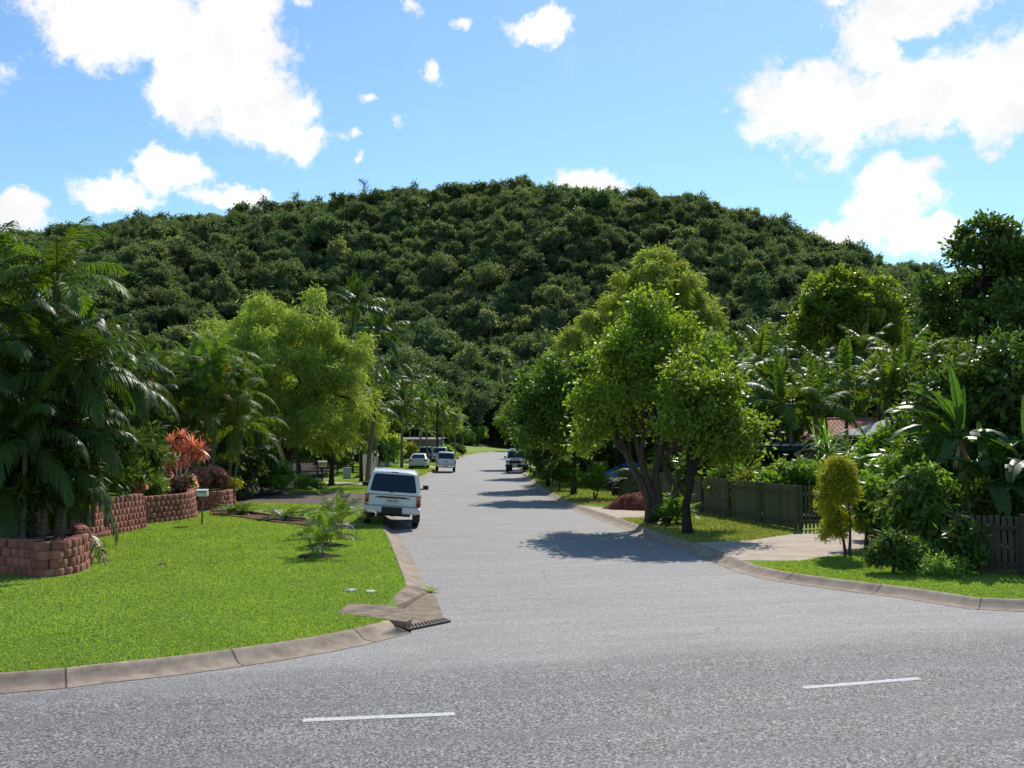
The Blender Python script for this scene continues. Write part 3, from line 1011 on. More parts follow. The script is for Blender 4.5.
def fence(name, label, line, z0, h, mat, pale=.1, gap=.012, top='flat', post_every=2.4, seed=1, post_extra=.05, thick=.02):
    """paling fence: panels of palings between posts, rails behind"""
    rng = random.Random(seed)
    root = thing(name, label, 'fence', (line[0][0], line[0][1], z0))
    for i in range(len(line) - 1):
        a = np.array(line[i], float) - np.array(line[0], float); b = np.array(line[i + 1], float) - np.array(line[0], float)
        ln = np.linalg.norm(b - a); t = (b - a) / ln; nr = np.array([-t[1], t[0]]); ang = math.atan2(t[1], t[0])
        np_ = max(1, round(ln / post_every)); step = ln / np_
        for k in range(np_):
            s0, s1 = k * step, (k + 1) * step
            V = []; F = []; T = []
            s = s0 + .055
            while s + pale < s1 - .04:
                hh = h * (1 + rng.uniform(-.012, .012)); tl = rng.uniform(-.006, .006)
                c = a + t * (s + pale / 2); bs = len(V)
                prof = [(-pale / 2, .04), (pale / 2, .04), (pale / 2 + tl, hh - (.05 if top == 'point' else 0)), (tl, hh), (-pale / 2 + tl, hh - (.05 if top == 'point' else 0))]
                for o in (-thick, 0):
                    for u, z in prof:
                        q = c + t * u + nr * o; V.append((q[0], q[1], z))
                F += [(bs, bs + 1, bs + 2, bs + 4), (bs + 4, bs + 2, bs + 3, bs + 3), (bs + 5, bs + 9, bs + 7, bs + 6), (bs + 9, bs + 8, bs + 7, bs + 7)]
                for j in range(5):
                    F.append((bs + j, bs + 5 + j, bs + 5 + (j + 1) % 5, bs + (j + 1) % 5))
                T += [rng.random()] * 9
                s += pale + gap
            if V:
                mb = bpy.data.meshes.new('paling_panel')
                FF = [f if f[2] != f[3] else f[:3] for f in F]
                mb.from_pydata(V, [], FF); mb.materials.append(mat)
                at = mb.attributes.new('tint', 'FLOAT', 'FACE'); at.data.foreach_set('value', np.array(T, np.float32))
                bm = bmesh.new(); bm.from_mesh(mb); bmesh.ops.recalc_face_normals(bm, faces=bm.faces); bm.to_mesh(mb); bm.free()
                link('paling_panel', mb, root)
            for z in (.25, h * .8):
                c = a + t * (s0 + s1) / 2 + nr * .03
                MB().box((c[0], c[1], z), (step - .1, .04, .08), ang).obj('rail', mat, root)
        for k in range(np_ + (1 if i == len(line) - 2 else 0)):
            c = a + t * (k * step) + nr * .03
            m = MB(); m.box((c[0], c[1], h * .5 + post_extra * .5 - .05), (.09, .09, h + post_extra + .1), ang)
            m.obj('post', mat, root)
    return root


CONC = M('kerb_concrete', (.3, .25, .195), .85, .25, (5, .4), (.13, .1, .07), (60, .4))
CONC2 = M('drain_concrete', (.34, .25, .17), .85, .25, (4, .45), (.11, .085, .06), (60, .4))
STEELD = M('dark_grate_steel', (.12, .09, .065), .6, .4, (20, .5), metal=.4)
WOODP = M('grey_post_timber', (.2, .17, .13), .85, .2, (14, .5))
WHITEP = M('white_painted_metal', (.75, .76, .74), .45, .4, (9, .15))
GREENBOX = M('pale_grey_cabinet_paint', (.4, .42, .36), .5, .35, (6, .2))
SOILM = M('dark_mulch_soil', (.06, .042, .03), .95, .1, (9, .6), (.02, .015, .011), (30, .9))
REDDIRT = M('red_dirt', (.21, .062, .035), .95, .1, (6, .45), (.11, .03, .018), (25, .9))
STONEM = M('pale_stone', (.75, .66, .56), .8, .2, (14, .4), None, (20, .6))


def kerb_mat():
    t = NT('kerb_concrete_jointed')
    uv = t.n('ShaderNodeAttribute', attribute_name='along').outputs['Fac']
    tc = t.n('ShaderNodeTexCoord').outputs['Object']
    n = t.noise(tc, 4, 7, .65); n2 = t.noise(tc, 70, 3, .6)
    c = t.ramp(n, [(.3, (.2, .14, .095)), (.5, (.36, .27, .19)), (.7, (.5, .4, .3))])
    c = t.mix(t.math('MULTIPLY', n2, .5), c, (.28, .23, .18))
    fr = t.math('FRACT', t.math('DIVIDE', t.math('ADD', uv, t.math('MULTIPLY', n, .03)), 2.2))
    j = t.math('LESS_THAN', fr, .014)
    seg = t.n('ShaderNodeTexWhiteNoise', noise_dimensions='1D', i={'W': t.math('FLOOR', t.math('DIVIDE', uv, 2.2))}).outputs[0]
    c = t.mix(t.math('MULTIPLY', seg, .3), c, (.16, .13, .1))
    c = t.mix(t.math('MULTIPLY', j, .8), c, (.04, .032, .025))
    p = t.n('ShaderNodeBsdfPrincipled', i={'Base Color': c, 'Roughness': .85, 'Specular IOR Level': .25})
    b = t.n('ShaderNodeBump', i={'Strength': .4, 'Distance': .02, 'Height': n2})
    t.t.links.new(b.outputs[0], p.inputs['Normal'])
    return t.out(p.outputs[0])


KERBM = kerb_mat()


def kerb(name, line, side, w=.47, h=.14, zr=0.0):
    """mountable concrete kerb: gutter lip, sloped face, flat top; side = +1 when the verge lies left of the line"""
    L = np.asarray(line); n = len(L)
    prof = [(0, .006), (.16, .012), (.24, .03), (.36, .105), (.42, h + .005), (.48, h + .012), (w, h + .004), (w + .03, h - .06)]
    k = len(prof); V = []; F = []; A = []
    cum = np.concatenate([[0], np.cumsum(np.linalg.norm(np.diff(L, axis=0), axis=1))])
    for i in range(n):
        pass
    offs = [offset_line(L, side * o) for o, _ in prof]
    for i in range(n):
        for j, (o, z) in enumerate(prof): V.append((offs[j][i][0], offs[j][i][1], z + zr))
    for i in range(n - 1):
        for j in range(k - 1):
            F.append((i * k + j, (i + 1) * k + j, (i + 1) * k + j + 1, i * k + j + 1))
    F = np.array(F)
    for i0 in (0, (n - 1) * k):  # close the ends
        F = np.concatenate([F, [[i0, i0 + 7, i0 + 4, i0 + 3], [i0 + 7, i0 + 6, i0 + 5, i0 + 4], [i0, i0 + 3, i0 + 2, i0 + 1]]])
    if side < 0: F = F[:, ::-1]
    me = mesh_np(name, V, F, KERBM, smooth=True)
    at = me.attributes.new('along', 'FLOAT', 'POINT'); at.data.foreach_set('value', np.repeat(cum, k).astype(np.float32))
    o = link(name, me); tag(o, kind='structure')
    return o, offs[-2]
# ================================================================ LIGHT
SUN_EL, SUN_AZ = R(43), R(17)
sv = Vector((math.sin(SUN_AZ) * math.cos(SUN_EL), math.cos(SUN_AZ) * math.cos(SUN_EL), math.sin(SUN_EL)))
sl = bpy.data.lights.new('sun', 'SUN'); sl.energy = 5.0; sl.angle = R(.53); sl.color = (1, .95, .87)
so = bpy.data.objects.new('sun', sl); COL.objects.link(so); so.location = sv * 80
so.rotation_euler = sv.to_track_quat('Z', 'Y').to_euler()

w = bpy.data.worlds.new('World'); scene.world = w; w.use_nodes = True
t = NT(tree=w.node_tree)
sky = t.n('ShaderNodeTexSky', sky_type='NISHITA', sun_disc=False, sun_elevation=SUN_EL, sun_rotation=SUN_AZ, air_density=1.0, dust_density=.15, ozone_density=2.5)
dirv = t.n('ShaderNodeTexCoord').outputs['Generated']
CLOUDS = [  # centre and radii of the cumulus banks, in image degrees of the survey sheet
    (130, 15, 100, 50), (215, 55, 78, 62), (262, 105, 50, 45), (296, 138, 34, 26), (85, 28, 55, 42), (185, 98, 42, 34), (225, 10, 60, 40),
    (120, 192, 38, 20), (170, 172, 26, 22), (225, 200, 44, 10), (18, 212, 34, 18),
    (535, 25, 36, 14), (385, 125, 17, 12), (350, 157, 11, 8), (345, 131, 11, 9), (417, 14, 13, 11), (430, 76, 14, 10), (456, 28, 10, 6), (300, 4, 30, 13), (362, 92, 12, 6),
    (800, 105, 62, 46), (855, 120, 70, 42), (930, 95, 80, 46), (1005, 88, 75, 56), (872, 48, 32, 24), (845, 138, 38, 16),
    (915, 8, 72, 22), (845, 0, 40, 9), (890, 205, 36, 34), (852, 226, 46, 17), (925, 238, 34, 19), (985, 162, 24, 9), (590, 187, 36, 13),
    (-120, 60, 90, 60), (1180, 60, 90, 50), (1150, 200, 60, 30)]
dens = None
wob = t.n('ShaderNodeTexNoise', i={'Vector': dirv, 'Scale': 9.0, 'Detail': 8.0, 'Roughness': .62}).outputs['Color']
wobv = t.n('ShaderNodeVectorMath', operation='MULTIPLY_ADD', i={0: wob, 1: (.10, 0, .08), 2: (-.05, 0, -.04)}).outputs[0]
dv = t.n('ShaderNodeVectorMath', operation='ADD', i={0: dirv, 1: wobv}).outputs[0]
for px, py, rx, ry in CLOUDS:
    r_ = Vector(ray(px, py)); l_ = r_.length; r_.normalize()
    df = t.n('ShaderNodeVectorMath', operation='SUBTRACT', i={0: dv, 1: tuple(r_)}).outputs[0]
    mu = t.n('ShaderNodeVectorMath', operation='MULTIPLY', i={0: df, 1: (995 * l_ / rx, 0, 995 * l_ / ry)}).outputs[0]
    ln = t.n('ShaderNodeVectorMath', operation='LENGTH', i={0: mu}).outputs['Value']
    if rx * ry < 400: ln = t.math('MULTIPLY_ADD', ln, .55, .68)
    dens = ln if dens is None else t.n('ShaderNodeMath', operation='SMOOTH_MIN', i={0: dens, 1: ln, 2: .1}).outputs[0]
fine = t.noise(dirv, 30, 10, .62)
e = t.math('SUBTRACT', 1.12, dens)
fine2 = t.noise(dirv, 75, 8, .65)
e = t.math('ADD', e, t.math('MULTIPLY_ADD', fine, 1.7, -.85))
e = t.math('ADD', e, t.math('MULTIPLY_ADD', fine2, .7, -.35))
alpha = t.n('ShaderNodeMapRange', interpolation_type='SMOOTHSTEP', i={0: e, 1: -.04, 2: .5}).outputs[0]
wis = t.noise(dirv, 5, 9, .68, .4)
wisp = t.n('ShaderNodeMapRange', interpolation_type='SMOOTHSTEP', i={0: wis, 1: .56, 2: .85, 4: .3}).outputs[0]
alpha = t.math('MAXIMUM', alpha, wisp)
shn = t.noise(dirv, 11, 6, .6)
shade = t.math('MULTIPLY_ADD', t.n('ShaderNodeMapRange', i={0: shn, 1: .42, 2: .62}).outputs[0], -1.15, 7.4)
cl = t.n('ShaderNodeCombineColor', i={0: shade, 1: shade, 2: t.math('MULTIPLY', shade, 1.02)}).outputs[0]
hs = t.mix(1.0, sky.outputs[0], (.84, 1.0, 1.07), 'MULTIPLY')
bg = t.n('ShaderNodeBackground', i={'Color': t.mix(alpha, hs, cl), 'Strength': .15})
t.t.links.new(bg.outputs[0], t.n('ShaderNodeOutputWorld').inputs[0])
w.cycles.sampling_method = 'MANUAL'; w.cycles.sample_map_resolution = 512

scene.view_settings.view_transform = 'Standard'; scene.view_settings.look = 'None'; scene.view_settings.exposure = 0
cy = scene.cycles
cy.max_bounces = 6; cy.diffuse_bounces = 3; cy.glossy_bounces = 2; cy.transmission_bounces = 4; cy.transparent_max_bounces = 4
cy.caustics_reflective = False; cy.caustics_refractive = False
cy.sample_clamp_indirect = 4


# ================================================================ GROUND
def asphalt():
    t = NT('asphalt')
    tc = t.n('ShaderNodeTexCoord').outputs['Object']
    s = t.n('ShaderNodeSeparateXYZ', i={0: tc})
    # distance from the centre line of the through road
    nn = t.math('DIVIDE', t.math('SUBTRACT', t.math('SUBTRACT', s.outputs[1], 10.88), t.math('MULTIPLY', t.math('ADD', s.outputs[0], 1.45), .264)), 1.034)
    along = t.math('ADD', t.math('MULTIPLY', s.outputs[0], .967), t.math('MULTIPLY', s.outputs[1], .255))
    lv = t.n('ShaderNodeCombineXYZ', i={0: t.math('MULTIPLY', along, .12), 1: nn, 2: 0.0}).outputs[0]
    big = t.noise(tc, .55, 6, .6)
    streak = t.noise(lv, 2.2, 5, .6)
    wn = t.math('ADD', nn, t.math('MULTIPLY_ADD', big, 1.4, -.7))
    coarse = t.n('ShaderNodeMapRange', interpolation_type='SMOOTHSTEP', i={0: wn, 1: 3.3, 2: 1.2}).outputs[0]
    v1 = t.n('ShaderNodeTexVoronoi', i={'Vector': tc, 'Scale': 64.0}).outputs['Color']
    v1 = t.n('ShaderNodeSeparateColor', i={0: v1}).outputs[0]
    v2 = t.n('ShaderNodeTexVoronoi', i={'Vector': tc, 'Scale': 46.0}).outputs['Color']
    v2 = t.n('ShaderNodeSeparateColor', i={0: v2}).outputs[1]
    fine = t.ramp(v1, [(0, (.25, .235, .21)), (.55, (.415, .388, .347)), (.86, (.51, .478, .428)), (1, (.68, .645, .585))])
    crs = t.ramp(t.math('MULTIPLY_ADD', v2, .6, t.math('MULTIPLY', v1, .4)), [(0, (.05, .047, .043)), (.33, (.15, .141, .128)), (.55, (.29, .273, .248)), (.78, (.48, .454, .412)), (1, (.78, .757, .71))])
    c = t.mix(coarse, fine, crs)
    c = t.mix(t.math('MULTIPLY_ADD', streak, 1.6, -.55, clamp=True), t.mix(1.0, c, (.72, .72, .735), 'MULTIPLY'), c)
    c = t.mix(t.math('MULTIPLY_ADD', big, 1.8, -.6, clamp=True), t.mix(1.0, c, (.88, .88, .89), 'MULTIPLY'), c)
    sc = t.noise(tc, 1.9, 7, .7, .8)
    c = t.mix(t.ramp(sc, [(.66, (0, 0, 0)), (.74, (.35, .35, .35))]), c, (.07, .068, .066))
    # tyre polished tracks of the through road, cracks, grit
    trk = t.math('ABSOLUTE', t.math('SUBTRACT', t.math('ABSOLUTE', t.math('SUBTRACT', t.math('ABSOLUTE', nn), 1.45)), .62))
    trk = t.n('ShaderNodeMapRange', interpolation_type='SMOOTHSTEP', i={0: t.math('ADD', trk, t.math('MULTIPLY', streak, .25)), 1: .42, 2: .1, 4: .4}).outputs[0]
    c = t.mix(t.math('MULTIPLY', trk, coarse), c, (.17, .165, .16))
    wv = t.n('ShaderNodeVectorMath', operation='ADD', i={0: tc, 1: t.n('ShaderNodeVectorMath', operation='SCALE', i={0: t.n('ShaderNodeTexNoise', i={'Vector': tc, 'Scale': 2.5, 'Detail': 5.0}).outputs['Color'], 'Scale': .5}).outputs[0]}).outputs[0]
    ck = t.n('ShaderNodeTexVoronoi', feature='DISTANCE_TO_EDGE', i={'Vector': wv, 'Scale': .33}).outputs['Distance']
    ckm = t.math('MULTIPLY', t.math('LESS_THAN', ck, .0045), t.math('GREATER_THAN', t.noise(tc, .35, 2, .5), .6))
    c = t.mix(t.math('MULTIPLY', ckm, .4), c, (.05, .05, .05))
    gr = t.noise(tc, 1.1, 8, .75)
    c = t.mix(t.ramp(gr, [(.6, (0, 0, 0)), (.78, (.3, .3, .3))]), c, (.34, .28, .2))
    p = t.n('ShaderNodeBsdfPrincipled', i={'Base Color': c, 'Roughness': .8, 'Specular IOR Level': .3})
    b = t.n('ShaderNodeBump', i={'Strength': .75, 'Distance': .012, 'Height': t.math('MULTIPLY_ADD', v2, t.math('MULTIPLY_ADD', coarse, .7, .1), t.math('MULTIPLY', v1, .5))})
    t.t.links.new(b.outputs[0], p.inputs['Normal'])
    return t.out(p.outputs[0])


def lawn_mat(name, a, b, dry, brown):
    t = NT(name)
    tc = t.n('ShaderNodeTexCoord').outputs['Object']
    n1 = t.noise(tc, .8, 7, .65); n2 = t.noise(tc, 26, 5, .75); n3 = t.noise(tc, 3.1, 6, .7)
    c = t.mix(t.ramp(n2, [(.3, (0, 0, 0)), (.7, (1, 1, 1))]), a, b)
    c = t.mix(t.ramp(n1, [(.5, (0, 0, 0)), (.75, (dry, dry, dry))]), c, (.3, .3, .08))
    c = t.mix(t.ramp(n3, [(.62, (0, 0, 0)), (.74, (brown, brown, brown))]), c, (.16, .12, .06))
    p = t.n('ShaderNodeBsdfPrincipled', i={'Base Color': c, 'Roughness': .9, 'Specular IOR Level': .1})
    bm_ = t.n('ShaderNodeBump', i={'Strength': .9, 'Distance': .05, 'Height': n2}); t.t.links.new(bm_.outputs[0], p.inputs['Normal'])
    return t.out(p.outputs[0])


ASPH = asphalt()
LAWN = lawn_mat('lawn_turf', (.15, .225, .03), (.27, .37, .065), .35, .15)
LAWN2 = lawn_mat('rough_turf', (.12, .16, .025), (.24, .28, .05), .7, .7)
GROUNDM = M('forest_floor', (.05, .055, .025), .95, .1, (.6, .5), (.025, .03, .012))
DRIVE = M('driveway_concrete', (.52, .42, .32), .85, .2, (1.6, .35), (.36, .285, .215), (50, .5))
PAVER = M('brown_driveway_paving', (.17, .12, .1), .9, .2, (5, .45), (.08, .055, .045), (30, .6))
PAINT = M('worn_road_paint', (.75, .74, .7), .8, .2, (26, .5), (.4, .385, .36), (60, .5))

LZ = .14
b_ = 3000
tag(sheet('ground', [(-b_, -200), (b_, -200), (b_, b_), (-b_, b_)], -.03, GROUNDM), kind='structure')

kA = smooth_line([(-48, 1.2), (-25, 7.1), (-11, 10.7)] + [G(x, y) for x, y in ((0, 694), (100, 684), (200, 672.5), (300, 657.5), (365, 645), (411, 633))], .4)
kB_pts = [G(430, 593), G(420, 573), G(412, 558), G(403, 541), G(396, 527), (-5.1, 45), (-5.9, 56), G(419.5, 482), G(434.6, 474), (-6.95, 112), (-7.6, 150), (-7.2, 185), (-4.5, 212), (3, 232), (20, 246), (60, 260)]
kB = smooth_line(kB_pts, .6)
kR_pts = [(42, 27.5), (24, 22.2), (14.5, 19.2), G(1024, 612), G(900, 598), G(800, 585), G(740, 573), G(690, 553), G(640, 535), G(600, 520), G(560, 505), G(540, 493), G(528, 483), G(520, 475), (.35, 112), (.1, 150), (1.2, 180), (5.5, 203), (14, 218), (30, 230), (62, 240)]
kR = smooth_line(kR_pts, .6)
_, inA = kerb('kerb', kA, 1)
_, inB = kerb('kerb', kB, 1)
_, inR = kerb('kerb', kR, -1)
pit_edge = [G(411, 630), G(414, 601)]
road_poly = list(map(tuple, kA)) + pit_edge + list(map(tuple, kB)) + list(map(tuple, kR[::-1])) + [(60, 22), (60, 8), (-2, -9), (-48, -20)]
tag(sheet('road', road_poly, 0, ASPH), kind='structure')
tag(sheet('near_verge', [(-48, -20), (-2, -9), (60, 8), (60, -60), (-60, -60)], .02, LAWN2), kind='structure')
for (x0, y0), (x1, y1), yy in (((303, 720.5), (455, 714), 5.5), ((803, 688), (920, 678.5), 4.5)):
    a, b = Vector(G(x0, y0)), Vector(G(x1, y1)); tt = (b - a).normalized(); nn = Vector((-tt.y, tt.x)) * .062
    rng = random.Random(x0); up = []; lo = []
    for k in range(25):
        p = a + (b - a) * k / 24
        up.append(p + nn * (1 + rng.uniform(-.14, .14))); lo.append(p - nn * (1 + rng.uniform(-.14, .14)))
    tag(sheet('lane_marking', up + lo[::-1], .004, PAINT), kind='structure')

pit_back = [G(402, 618.5, LZ), G(398, 608, LZ), G(394, 598, LZ), G(404, 589, LZ)]
left_lawn = list(map(tuple, inA)) + pit_back + list(map(tuple, inB)) + [(60, 300), (-120, 300), (-120, -20), (-48.3, 1.6)]
tag(sheet('lawn', left_lawn, LZ, LAWN), kind='structure')
right_lawn = list(map(tuple, inR)) + [(90, 240), (90, 30), (42.3, 28)]
tag(sheet('lawn', right_lawn, LZ, LAWN), kind='structure')


def proj(x, y, z):
    zz = z - CAM_H; f = y * CT + zz * ST
    return 512 + 995 * x / f, 384 - 995 * (zz * CT - y * ST) / f


def KP(px, out=.02):
    """point on the back edge of the right kerb"""
    best = min(range(len(inR)), key=lambda i: abs(proj(inR[i][0], inR[i][1], LZ)[0] - px) + (0 if inR[i][1] < 120 else 1e4))
    return (float(inR[best][0]), float(inR[best][1]))


def zs(pts, z=LZ): return [G(x, y, z) for x, y in pts]


# driveways and paths
drv_left = zs([(150, 494), (235, 494), (330, 492.5), (398, 494)]) + zs([(399, 507), (366, 508), (300, 504), (235, 502), (150, 502)])
tag(sheet('driveway', drv_left, LZ + .005, PAVER), kind='structure')
path1 = zs([(325, 481.6), (386, 483.6), (411, 484), (408, 487), (385, 486.8), (325, 484)])
tag(sheet('path', path1, LZ + .005, DRIVE), kind='structure')
path2 = zs([(385, 462), (418, 464), (438, 467), (437, 469), (418, 466), (385, 464)])
tag(sheet('path', path2, LZ + .005, DRIVE), kind='structure')
drv_mid = [KP(581), KP(590), KP(600), KP(609), KP(617)] + zs([(668, 517), (668, 511.5), (640, 511)])
tag(sheet('driveway', drv_mid, LZ + .005, DRIVE), kind='structure')
drv_right = [KP(q) for q in (696, 703, 710, 717, 724, 731, 738, 745)] + zs([(800, 561), (850, 554), (905, 545), (905, 524), (850, 529), (800, 533), (750, 540.5)])
tag(sheet('driveway', drv_right, LZ + .005, DRIVE), kind='structure')
soil_left = [(-9.6, 21.8), G(88, 563, LZ), G(90, 546, LZ), (-13.2, 29.2), (-12.6, 33.0), (-12.0, 37.6), G(236, 503, LZ), G(285, 493, LZ), G(300, 486, LZ), (-12.6, 66), (-14.6, 78), (-17.5, 110), (-20, 150), (-60, 150), (-60, 22)]
tag(sheet('garden_soil', soil_left, LZ + .008, SOILM), kind='structure')
soil_shade_right = [G(929, 556, LZ), G(965, 571, LZ), (14.5, 22.3), (40, 30), (60, 60), (60, 215), (12, 190), (4.5, 150), (4.8, 95), (5.4, 49), (9.5, 33.4), (10.2, 36), (12.5, 35)]  # yard soil; its dark colour also stands in for tree shade farther back
tag(sheet('yard_soil_and_shade', soil_shade_right, LZ + .008, SOILM), kind='structure')
bed = [(210, 511.5), (236, 512), (278, 516.7), (317, 521), (350, 524.5), (350, 529), (317, 527), (278, 523), (239, 517.5), (210, 514.6)]
bed_w = zs(bed)
tag(sheet('garden_bed', bed_w, LZ + .012, M('brown_mulch', (.16, .1, .07), .95, .1, (9, .6), (.06, .035, .025), (28, .9))), kind='structure')
# brick edging round that bed
rng = random.Random(4)
for side in (bed_w[:5], bed_w[5:]):
    L_ = smooth_line(side, .24); m = MB()
    for i in range(len(L_) - 1):
        d_ = L_[i + 1] - L_[i]; c_ = (L_[i] + L_[i + 1]) / 2
        m.box((c_[0] - L_[0][0], c_[1] - L_[0][1], .035 + rng.uniform(-.01, .01)), (np.linalg.norm(d_) * .93, .11, .07), math.atan2(d_[1], d_[0]) + rng.uniform(-.05, .05))
    far = side is not bed_w[5:] and side[0] == bed_w[0]
    o = m.obj('brick_edging', BLOCK, None, loc=(L_[0][0], L_[0][1], LZ))
    me = o.data; at = me.attributes.new('tint', 'FLOAT', 'FACE'); at.data.foreach_set('value', np.repeat(np.random.default_rng(3).random(len(me.polygons) // 6), 6).astype(np.float32))
    tag(o, 'row of red bricks edging the %s side of the mulch bed in the lawn' % ('far' if far else 'near'), 'brick edging')

# storm water inlet at the corner
root = thing('drain_inlet', 'concrete stormwater inlet with steel grate set in the corner of the left kerb', 'storm drain', (*G(415, 612), 0))


def rel(pts, z): return [(G(x, y, z)[0] - root.location.x, G(x, y, z)[1] - root.location.y, z) for x, y in pts]


def slab(name, top, zt, thick, mat, bev=.015):
    P = rel(top, zt) if not isinstance(zt, list) else [rel([p], z)[0] for p, z in zip(top, zt)]
    n = len(P); vs = P + [(p[0], p[1], (p[2] - thick)) for p in P]
    fs = [tuple(range(n)), tuple(range(2 * n - 1, n - 1, -1))] + [(i, (i + 1) % n, n + (i + 1) % n, n + i) for i in range(n)]
    me = MB().add(vs, fs).mesh(name, mat); bevel_mesh(me, bev, 2)
    return link(name, me, root)


slab('cover_slab', [(335, 612.5), (350, 603), (384, 604.5), (402, 607.5), (409, 610), (412, 614), (411, 619), (406, 621.5), (393, 620)], .15, .13, CONC2, .02)
slab('apron', [(401, 608.5), (428, 592.5), (437, 597), (444, 619), (411, 629), (404, 624)], .012, .05, CONC2, .006)
slab('wing', [(392, 597.5), (404, 586), (416, 585), (431, 590), (402, 609), (396, 606)], [.148, .158, .11, .022, .03, .13], .16, CONC2, .012)
m = MB(); P = rel([(408, 612), (407, 620)], .05)
a, b = Vector(P[0]), Vector(P[1]); c_ = (a + b) / 2; d_ = b - a
m.box((c_.x - .02, c_.y, .05), (d_.length, .1, .06), math.atan2(d_.y, d_.x)); m.obj('inlet_mouth_shade', BLACKP, root)  # solid black block, painted shade of the hollow under the slab
slab('grate_pit', [(408, 629.5), (407, 626), (443, 618.5), (450, 621)], .008, .03, SOILM, .002)
m = MB()
A0, A1 = Vector(rel([(408, 629.6)], .02)[0]), Vector(rel([(450, 621)], .02)[0]); B0, B1 = Vector(rel([(407, 626)], .02)[0]), Vector(rel([(443, 618.5)], .02)[0])
for k in range(13):
    p, q = A0.lerp(A1, k / 12), B0.lerp(B1, k / 12); c_ = (p + q) / 2; d_ = q - p
    m.box(c_, (d_.length, .03, .03), math.atan2(d_.y, d_.x))
for p, q in ((A0, A1), (B0, B1)):
    c_ = (p + q) / 2; d_ = q - p; m.box(c_, (d_.length, .035, .032), math.atan2(d_.y, d_.x))
m.obj('grate', STEELD, root)

# lawns: blades
hole_walls = [soil_left, drv_left, path1, path2, bed_w, [G(x, y, LZ) for x, y in ((337, 613), (350, 604), (386, 605.5), (394, 597), (407, 587), (430, 590), (410, 636), (394, 620.5))],
              [G(0, 581, LZ), G(60, 578, LZ), G(92, 572, LZ), G(90, 545, LZ), (-14, 30), (-40, 30), (-40, 20)]]
grass('grass', 'bright green mown grass of the left corner lawn', [(-13.5, 10.5)] + [tuple(p) for p in inA[60:]] + pit_back[:1] + pit_back[-1:] + [tuple(p) for p in inB[:70]] + [(-9, 72), (-20, 60), (-20, 12)], hole_walls, LZ, 2300, L_GRASS, 5, .04, 15, 1.3)
grass('grass', 'green mown grass of the far left verge beyond the paved driveway', [tuple(p) for p in inB[70:330]] + [(-13, 200), (-22, 130), (-22, 60), (-9, 60)], hole_walls + [[(-40, 20), (-40, 75), (40, 75), (40, 20)]], LZ, 500, L_GRASS, 6, .07, 18, 1.3)
holes_r = [drv_mid, drv_right, soil_shade_right]
nearR = [tuple(p) for p in inR]
grass('grass', 'bright green grass of the right corner verge in front of the picket fence', [KP(749), G(800, 561, LZ), G(850, 554, LZ), G(905, 545, LZ), G(940, 560, LZ), G(965, 571, LZ), (14.5, 22.4), (22, 23.5), (22, 21.9)] + [KP(q) for q in range(1150, 749, -15)], holes_r, LZ, 2000, L_GRASS, 7, .04, 15, 1.25)
grass('grass', 'patchy grass with fallen leaves under the two trunked shade tree', [KP(q) for q in range(621, 693, 6)] + [G(x, y, LZ) for x, y in ((750, 541), (800, 533), (797, 527), (700, 512), (668, 512), (668, 517))], holes_r, LZ, 700, L_GRASSDRY, 8, .07, 15, 1.2)
grass('grass', 'shaded grass of the right verge beyond the first concrete driveway', [G(x, y, LZ) for x, y in ((648, 511), (640, 478), (575, 474), (529, 472))] + [KP(q) for q in range(529, 579, 5)], holes_r, LZ, 400, L_GRASSDRY, 9, .08, 18, 1.2)

# mown rise at the end of the street
Q = [(-24, 176), (-9, 180), (-5.6, 211), (2, 234), (-6, 262), (-30, 262)]
V = [(x, y, LZ + .002) for x, y in Q] + [(-12, 222, 1.3), (-16, 245, 2.0)]
m = MB().add(V, [(0, 1, 6), (1, 2, 6), (2, 3, 6), (3, 7, 6), (3, 4, 7), (4, 5, 7), (5, 0, 7), (0, 6, 7)])
tag(m.obj('grass_bank', LAWN), kind='structure')

# ================================================================ THE HILL
ridge_px = [(-500, 300), (-250, 262), (-120, 240), (0, 240), (80, 233), (150, 222), (210, 212), (260, 206), (340, 198), (385, 190), (430, 187), (470, 183), (530, 181), (570, 188), (620, 192), (670, 194), (720, 206), (760, 216), (800, 232), (830, 246), (870, 262), (905, 272), (945, 272), (1024, 290), (1150, 315), (1400, 360)]
DR = 520.0
rx_ = np.array([XD(p[0], DR) for p in ridge_px]); rz_ = np.array([CAM_H + (438 - p[1]) / 995 * DR * 1.003 - 12.0 for p in ridge_px])


def hill_z(x, y):
    x = np.asarray(x, float); y = np.asarray(y, float)
    zr = np.interp(x, rx_, rz_)
    f = np.clip((y - 232) / (DR - 232), 0, 1)
    s = .35 * f + .65 * (f * f * (3 - 2 * f))
    z = zr * s
    env = np.sin(np.clip(f, 0, 1) * PI) * (1 - .65 * f)
    z = z + env * (8.5 * np.sin(x / 40 + y / 75 + .8) + 5.5 * np.sin(x / 23 - y / 52 + 1.3) + 2.5 * np.sin(x / 13 + y / 29))
    back = np.clip((y - DR) / 200, 0, 1)
    return np.maximum(z - back * zr * .7, -.5)


gx, gy = np.arange(-520, 521, 12.0), np.arange(228, 720, 9.0)
X, Y = np.meshgrid(gx, gy); Z = hill_z(X, Y) - .2
V = np.stack([X, Y, Z], -1).reshape(-1, 3); nx = len(gx)
F = [(j * nx + i, j * nx + i + 1, (j + 1) * nx + i + 1, (j + 1) * nx + i) for j in range(len(gy) - 1) for i in range(nx - 1)]
o = link('hill', mesh_np('hill', V, F, GROUNDM, smooth=True)); tag(o, kind='structure')

